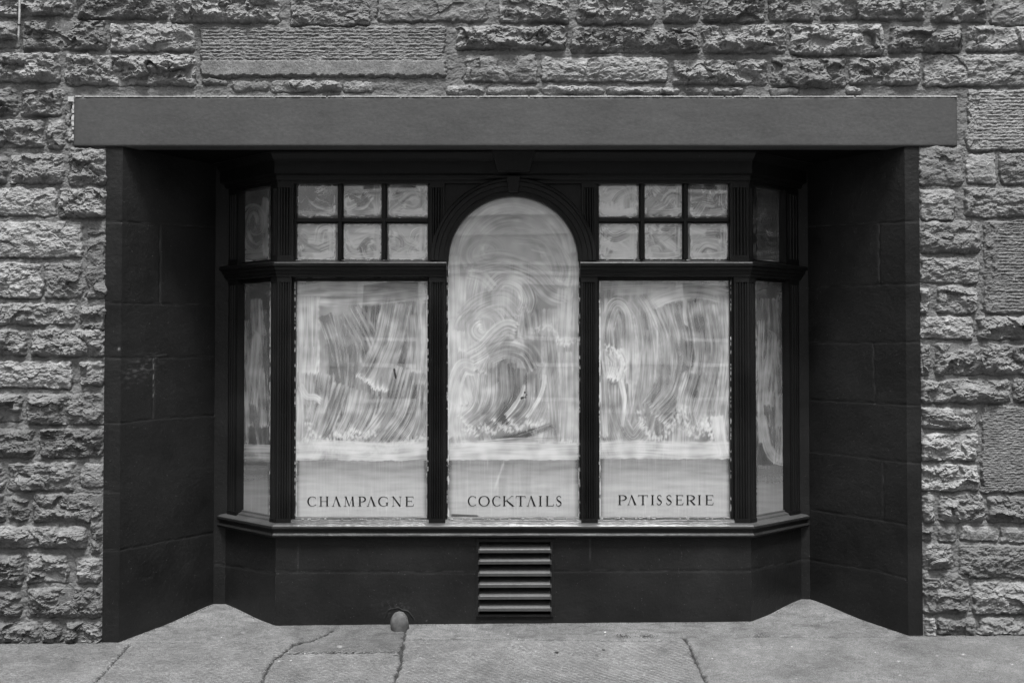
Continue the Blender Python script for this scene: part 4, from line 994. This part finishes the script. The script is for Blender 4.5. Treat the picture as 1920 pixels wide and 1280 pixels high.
def coarse(x0, x1, y0, y1):
    x, y, z, tone, kind = ground(np.linspace(x0, x1, 40), np.linspace(y0, y1, 12), False); return grid_mesh('p', np.stack([x, y, z], -1), None, {'tone': tone, 'kind': kind}, True)
pm = join_meshes('pavement', [pv, coarse(-30, fx[0], -2.4, .6), coarse(fx[1], 30, -2.4, .6), coarse(fx[0], fx[1], -2.4, fy0)])
tag(link('pavement', pm, M_pave), kind='structure')
def flat(name, x0, x1, y0, y1, z0, z1, m):
    b = MB(); b.box(x0, x1, y0, y1, z0, z1); return tag(b.build(name, m, bevel=.01), kind='structure')
flat('kerb', -30, 30, -2.55, -2.4, -.25, -.05, mk_plain('kerb granite', .25, .8))
flat('road', -150, 150, -9.0, -2.55, -.5, -.16, mk_plain('asphalt', .05, .9, nz=60))
flat('opposite_pavement', -150, 150, -12.0, -9.0, -.5, -.04, mk_plain('concrete flags', .22, .9))
flat('ground', -200, 200, -200, 60, -1.2, -.52, mk_plain('earth', .12, .95, nz=2))

# ------------------------------------------------------------------ small things
# grit and dirt gathered where walls meet the paving
q = random.Random(12); b = MB()
foot = [(X(0, 0), -.012), (RXL0-.1, -.012), (RXL0, -.012), (RXL1+.01, Y2-.012), (ELx, Y2-.012), (CLx, Y1-.01), (CRx, Y1-.01), (ERx, Y2-.012), (RXR1-.01, Y2-.012), (RXR0, -.012), (X(1930, 0), -.012)]
for (p0, p1) in zip(foot[:-1], foot[1:]):
    L = math.hypot(p1[0]-p0[0], p1[1]-p0[1])
    for i in range(int(L*330)):
        t = q.random()
        if gn(np.array(t*L*4+p0[0]*3), np.array(p0[1]*9+.3), 5) < -.05: continue
        x_ = p0[0]+(p1[0]-p0[0])*t+q.gauss(0, .003); y_ = p0[1]+(p1[1]-p0[1])*t-abs(q.gauss(0, .006)); s_ = q.uniform(.001, .0036)
        z_ = zg(x_, y_)+(.018*float(ss(.42, .05, min(math.hypot(x_-RXL1-.03, (y_-Y2)*1.1), math.hypot(x_-RXR1+.03, (y_-Y2)*1.1)))))
        a = q.uniform(0, 6.28); vs = [(x_+s_*math.cos(a+k*2.09)*q.uniform(.6, 1.4), y_+s_*math.sin(a+k*2.09), z_-.001) for k in range(3)]+[(x_, y_, z_+s_*q.uniform(.5, 1.5))]
        b.add(vs, [(0, 1, 3), (1, 2, 3), (2, 0, 3), (2, 1, 0)])
tag(b.build('grit', mk_plain('dark grit', .06, .9, nz=200)), 'dark grit and dirt gathered along the foot of the walls and plinth', 'grit', kind='stuff')
# rounded pipe end in its broken socket
pc = on_plane(747, 1181, (0, 0, zg(0, .15)), (0, 0, 1)); r0 = .051
b = MB(); n, m_ = 22, 12
cz = zg(pc[0], pc[1]); cy_ = pc[1]+r0
vs = []
for j in range(m_+1):
    t = j/m_
    rr2 = r0*(1.0 *(.93+.07*math.sin(min(t/.45, 1)*1.57)) if t < .4 else math.sqrt(max(0, 1-((t-.4)/.6)**2))); zz = cz-.02+t*.120
    for i in range(n):
        a = 6.2832*i/n; k = 1+.05*math.sin(3*a+5*t)+.03*math.sin(7*a+9*t); vs.append((pc[0]+rr2*k*math.cos(a), cy_+rr2*k*math.sin(a), zz))
b.add(vs, [(j*n+i, j*n+(i+1) % n, (j+1)*n+(i+1) % n, (j+1)*n+i) for j in range(m_) for i in range(n)])
tag(b.build('pipe_stub', mk_plain('weathered clay', .085, .85, nz=45), smooth=True), 'rounded weathered pipe stub rising from the pavement against the black plinth', 'pipe stub')
# raised rim of patched render above it
b = MB(); n, m_ = 20, 8; vs = []
for i in range(n+1):
    a = math.pi*(1.02-.98*i/n); rr3 = .080+.006*math.sin(3*a+1)+.003*math.sin(9*a)
    for j in range(m_):
        c_ = 6.2832*j/m_; vs.append((pc[0]+.0+(rr3+.007*math.cos(c_))*math.cos(a)-.012, Y1+.0015+.003*math.sin(c_), cz+.02+(rr3+.007*math.cos(c_))*math.sin(a)))
b.add(vs, [(i*m_+j, i*m_+(j+1) % m_, (i+1)*m_+(j+1) % m_, (i+1)*m_+j) for i in range(n) for j in range(m_)])
b.build('render_patch', M_reveal, bld, smooth=True)
# cable end hanging at the top left
pts = [(36,-60),(37,-10),(37,20),(36,48),(35,66),(35,80)]; b = MB(); n = 8; vs = []
for k, (a, c) in enumerate(pts):
    x_, z_ = onY(a, c, -.035); r_ = .0058 if k < 5 else .003
    for i in range(n): t = 6.2832*i/n; vs.append((x_+r_*math.cos(t), -.036+r_*math.sin(t), z_))
b.add(vs, [(k*n+i, k*n+(i+1) % n, (k+1)*n+(i+1) % n, (k+1)*n+i) for k in range(len(pts)-1) for i in range(n)]+[tuple(range(n))[::-1], tuple(range((len(pts)-1)*n, len(pts)*n))])
cbl = b.build('cable', mk_plain('pale plastic sheath', .42, .5), smooth=True); tag(cbl, 'pale cut end of cable hanging down the stonework at the top left corner', 'cable')
x_, z_ = onY(36, 47, -.035); b = MB(); b.box(x_-.0068, x_+.0068, -.044, -.028, z_-.003, z_+.003); b.build('clip', M_letter, cbl)
# litter and moss
def scrap(px_, py_, r, name, m, label, cat, sd, hgt_=.006):
    q = random.Random(sd); p_ = on_plane(px_, py_, (0, 0, zg((px_-960)/400, -.3)), (0, 0, 1)); x_, y_ = p_[0], p_[1]; z_ = zg(x_, y_)+.002
    b = MB(); n = 9; ring = [(x_+r*math.cos(6.283*i/n)*q.uniform(.5, 1.2), y_+r*.8*math.sin(6.283*i/n)*q.uniform(.5, 1.2)) for i in range(n)]
    vs = [(a, c, z_+.0008) for a, c in ring]+[(x_+(a-x_)*.6, y_+(c-y_)*.6, z_+hgt_*q.uniform(.4, 1)) for a, c in ring]+[(x_, y_, z_+hgt_)]
    b.add(vs, [(i, (i+1) % n, n+(i+1) % n, n+i) for i in range(n)]+[(n+i, n+(i+1) % n, 2*n) for i in range(n)])
    return tag(b.build(name, m), label, cat)
M_lf = mk_plain('dead leaf', .02, .8)
scrap(1044, 1224, .016, 'dead_leaf', M_lf, 'dark curled dead leaf lying on the middle paving slab', 'leaf', 1)
scrap(1131, 1219, .010, 'dead_leaf', mk_plain('faded leaf', .06, .8), 'smaller faded dead leaf beyond and right of the dark one', 'leaf', 2)
scrap(1135, 1190, .006, 'paper_scrap', M_wash, 'tiny white scrap of paper by the wall foot', 'litter', 3)
def moss(pxa, pxb, pyy, cnt, sd, label):
    q = random.Random(sd); b = MB()
    for i in range(cnt):
        a = q.gauss((pxa+pxb)/2, (pxb-pxa)/4.2); p_ = on_plane(a, pyy+q.gauss(0, 1.6), (0, 0, zg((a-960)/400, 0)), (0, 0, 1)); z_ = zg(p_[0], p_[1]); s_ = q.uniform(.001, .0045); t = q.uniform(0, 6.28); hh = q.uniform(.001, .006)
        b.add([(p_[0]+s_*math.cos(t), p_[1]+s_*math.sin(t), z_), (p_[0]-s_*math.cos(t), p_[1]-s_*math.sin(t), z_), (p_[0]+.004*q.uniform(-1, 1), p_[1], z_+hh)], [(0, 1, 2)])
    tag(b.build('moss', mk_plain('dark moss', .05, .9, nz=90)), label, 'moss', kind='stuff')
moss(1155, 1185, 1193, 130, 1, 'tufts of dark moss in the cement joint right of the vent'); moss(1195, 1232, 1193, 160, 5, 'second run of dark moss farther right in the same joint')
moss(1408, 1448, 1192, 140, 2, 'line of dark moss near the right end of the bay'); moss(1735, 1918, 1190, 260, 4, 'dark moss along the foot of the right stone wall')

# ------------------------------------------------------------------ the far side of the street (seen only as reflections)
M_fac = mk_plain('opposite ashlar', .74, .9, nz=1.2); M_trim = mk_plain('opposite pale trim', .92, .8, nz=4); M_pn = MT('opposite window glass', .05, .8); M_pn.grey(.03); M_pn = M_pn.m
ob = thing('opposite_building', 'pale terraced building across the street, seen only as bands reflected in the shop panes', 'building', (0, -12.5, -.04))
b = MB(); yf = -12.0; b.box(-40, 40, yf-8, yf, -.1, 8.2); b.build('wall', M_fac, ob)
b = MB()
for (z0, z1, o) in ((.40, .46, .06), (1.22, 1.29, .05), (2.86, 2.92, .12), (3.02, 3.07, .16), (3.62, 3.70, .1), (3.95, 4.02, .14), (6.2, 6.3, .08), (8.2, 8.5, .35), (8.5, 8.65, .25)): b.box(-40, 40, yf-.1, yf+o, z0, z1)
b.build('string_course', M_trim, ob)
for k in range(-5, 6):
    for (z0, z1) in ((.75, 2.7), (4.5, 6.0), (6.7, 7.9)):
        xc = k*2.9+.7; b = MB()
        b.box(xc-.62, xc-.5, yf-.1, yf+.04, z0-.1, z1+.12); b.box(xc+.5, xc+.62, yf-.1, yf+.04, z0-.1, z1+.12); b.box(xc-.7, xc+.7, yf-.1, yf+.09, z0-.16, z0-.1); b.box(xc-.5, xc+.5, yf-.1, yf+.04, z1, z1+.12); b.box(xc-.5, xc+.5, yf-.1, yf+.02, (z0+z1)/2-.03, (z0+z1)/2+.03)
        wn = b.build('window', M_trim, ob); b = MB(); b.box(xc-.5, xc+.5, yf-.05, yf+.006, z0-.1, z1); b.build('pane', M_pn, wn)
# the photographer, reflected in the arched pane
base = Vector((.03, -D-.30, -.16))
per = thing('person', 'person in dark coat raising a camera, mirrored faintly in the arched pane', 'person', base)
def skin(name, J, E, m, parent, root=0, sub_=2):
    me = bpy.data.meshes.new(name); me.from_pydata([j[:3] for j in J], E, []); o = link(name, me, m, parent)
    md = o.modifiers.new('s', 'SKIN'); sv = me.skin_vertices[0].data
    for i, j in enumerate(J): r_ = j[3]; sv[i].radius = (r_, r_ if len(j) < 5 else j[4])
    sv[root].use_root = True; md.use_smooth_shade = True; sb = o.modifiers.new('u', 'SUBSURF'); sb.levels = sb.render_levels = sub_
    return o
bx, by, bz = base
def P3(x, y, z, *r): return (bx+x, by+y, bz+z)+r
ey = 1.66
M_skin = mk_plain('skin', .35, .6, nz=30); M_coat = mk_plain('dark wool coat', .03, .9, nz=50); M_hair = mk_plain('dark hair', .03, .7, nz=90); M_camb = mk_plain('black camera body', .02, .4)
J = [P3(0,0,.92,.23,.17), P3(0,.0,1.12,.20,.15), P3(0,-.01,1.30,.215,.15), P3(0,0,1.44,.15,.11), P3(0,.01,1.53,.06), P3(0,.03,1.60,.065),
     P3(.22,-.01,1.42,.09), P3(.34,.08,1.27,.068), P3(.10,.26,1.60,.036), P3(-.22,-.01,1.42,.09), P3(-.34,.08,1.27,.068), P3(-.10,.26,1.60,.036),
     P3(.11,0,.72,.15), P3(.12,.01,.46,.075), P3(.13,-.02,.10,.045), P3(.15,.10,.04,.04), P3(-.11,0,.72,.15), P3(-.12,.01,.46,.075), P3(-.13,-.02,.10,.045), P3(-.15,.10,.04,.04)]
E = [(0,1),(1,2),(2,3),(3,4),(4,5),(3,6),(6,7),(7,8),(3,9),(9,10),(10,11),(0,12),(12,13),(13,14),(14,15),(0,16),(16,17),(17,18),(18,19)]
body = skin('body', J, E, M_coat, per)
# head with nose, ears and hair
def ell(mb, c, r, n=20, m_=14, fn=None):
    vs = []
    for j in range(m_+1):
        t = math.pi*j/m_
        for i in range(n):
            a = 6.2832*i/n; p_ = [math.sin(t)*math.cos(a), math.sin(t)*math.sin(a), math.cos(t)]
            if fn: p_ = fn(p_)
            vs.append((c[0]+p_[0]*r[0], c[1]+p_[1]*r[1], c[2]+p_[2]*r[2]))
    mb.add(vs, [(j*n+i, (j+1)*n+i, (j+1)*n+(i+1) % n, j*n+(i+1) % n) for j in range(m_) for i in range(n)])
hc = (bx, by+.05, bz+ey+.03)
def hs(p): k = 1-.22*max(0, -p[2]); f_ = .25*math.exp(-(p[0]/.16)**2-((p[2]+.1)/.22)**2) if p[1] > 0 else 0; return [p[0]*k, p[1]*(1-.05*max(0, -p[2]))+f_, p[2]]
b = MB(); ell(b, hc, (.078, .098, .122), fn=hs)
for s_ in (-1, 1): ell(b, (hc[0]+s_*.079, hc[1]-.01, hc[2]-.01), (.012, .02, .032), 10, 8)
b.build('head', M_skin, per, smooth=True)
b = MB(); ell(b, (hc[0], hc[1]-.018, hc[2]+.022), (.086, .095, .112), fn=lambda p: [p[0], p[1]*(1 if p[1] < 0 else .72), max(p[2], -.45)]); b.build('hair', M_hair, per, smooth=True)
# hands: palm and five bent fingers closed round the camera body
for s_ in (-1, 1):
    hx = s_*.085; wx_, wy_, wz_ = hx, .27, 1.605
    J = [P3(wx_, wy_-.01, wz_, .026), P3(wx_-s_*.004, wy_+.04, wz_+.02, .030, .018)]; E = [(0, 1)]
    for k in range(4):
        a = len(J); zk = wz_+.055-k*.021; l = (.9, 1.0, .95, .78)[k]
        J += [P3(wx_-s_*.002, wy_+.06, zk-.01, .010), P3(wx_-s_*.014*l, wy_+.098*l+.008, zk, .009), P3(wx_-s_*.042*l, wy_+.10, zk-.002, .0075)]; E += [(1, a), (a, a+1), (a+1, a+2)]
    a = len(J); J += [P3(wx_-s_*.018, wy_+.02, wz_-.012, .011), P3(wx_-s_*.04, wy_+.022, wz_+.006, .009)]; E += [(0, a), (a, a+1)]
    skin('hand', J, E, M_skin, per, sub_=1)
cm = thing('camera_body', 'black handheld camera raised to the reflected person\'s eye', 'camera', (bx, by+.27, bz+ey-.05))
b = MB(); b.box(bx-.07, bx+.07, by+.205, by+.245, bz+ey-.045, bz+ey+.045); b.box(bx-.03, bx+.03, by+.20, by+.25, bz+ey+.044, bz+ey+.07); b.build('housing', M_camb, cm, bevel=.006)
b = MB(); n = 20; vs = [(bx+r_*math.cos(6.2832*i/n), yy, bz+ey-.005+r_*math.sin(6.2832*i/n)) for (r_, yy) in ((.032, by+.243), (.032, by+.262), (.030, by+.264), (.030, by+.278), (.022, by+.279), (.02, by+.272)) for i in range(n)]
b.add(vs, [(k*n+i, k*n+(i+1) % n, (k+1)*n+(i+1) % n, (k+1)*n+i) for k in range(5) for i in range(n)]+[tuple(range(5*n, 6*n))]); b.build('lens', M_camb, cm, smooth=True)
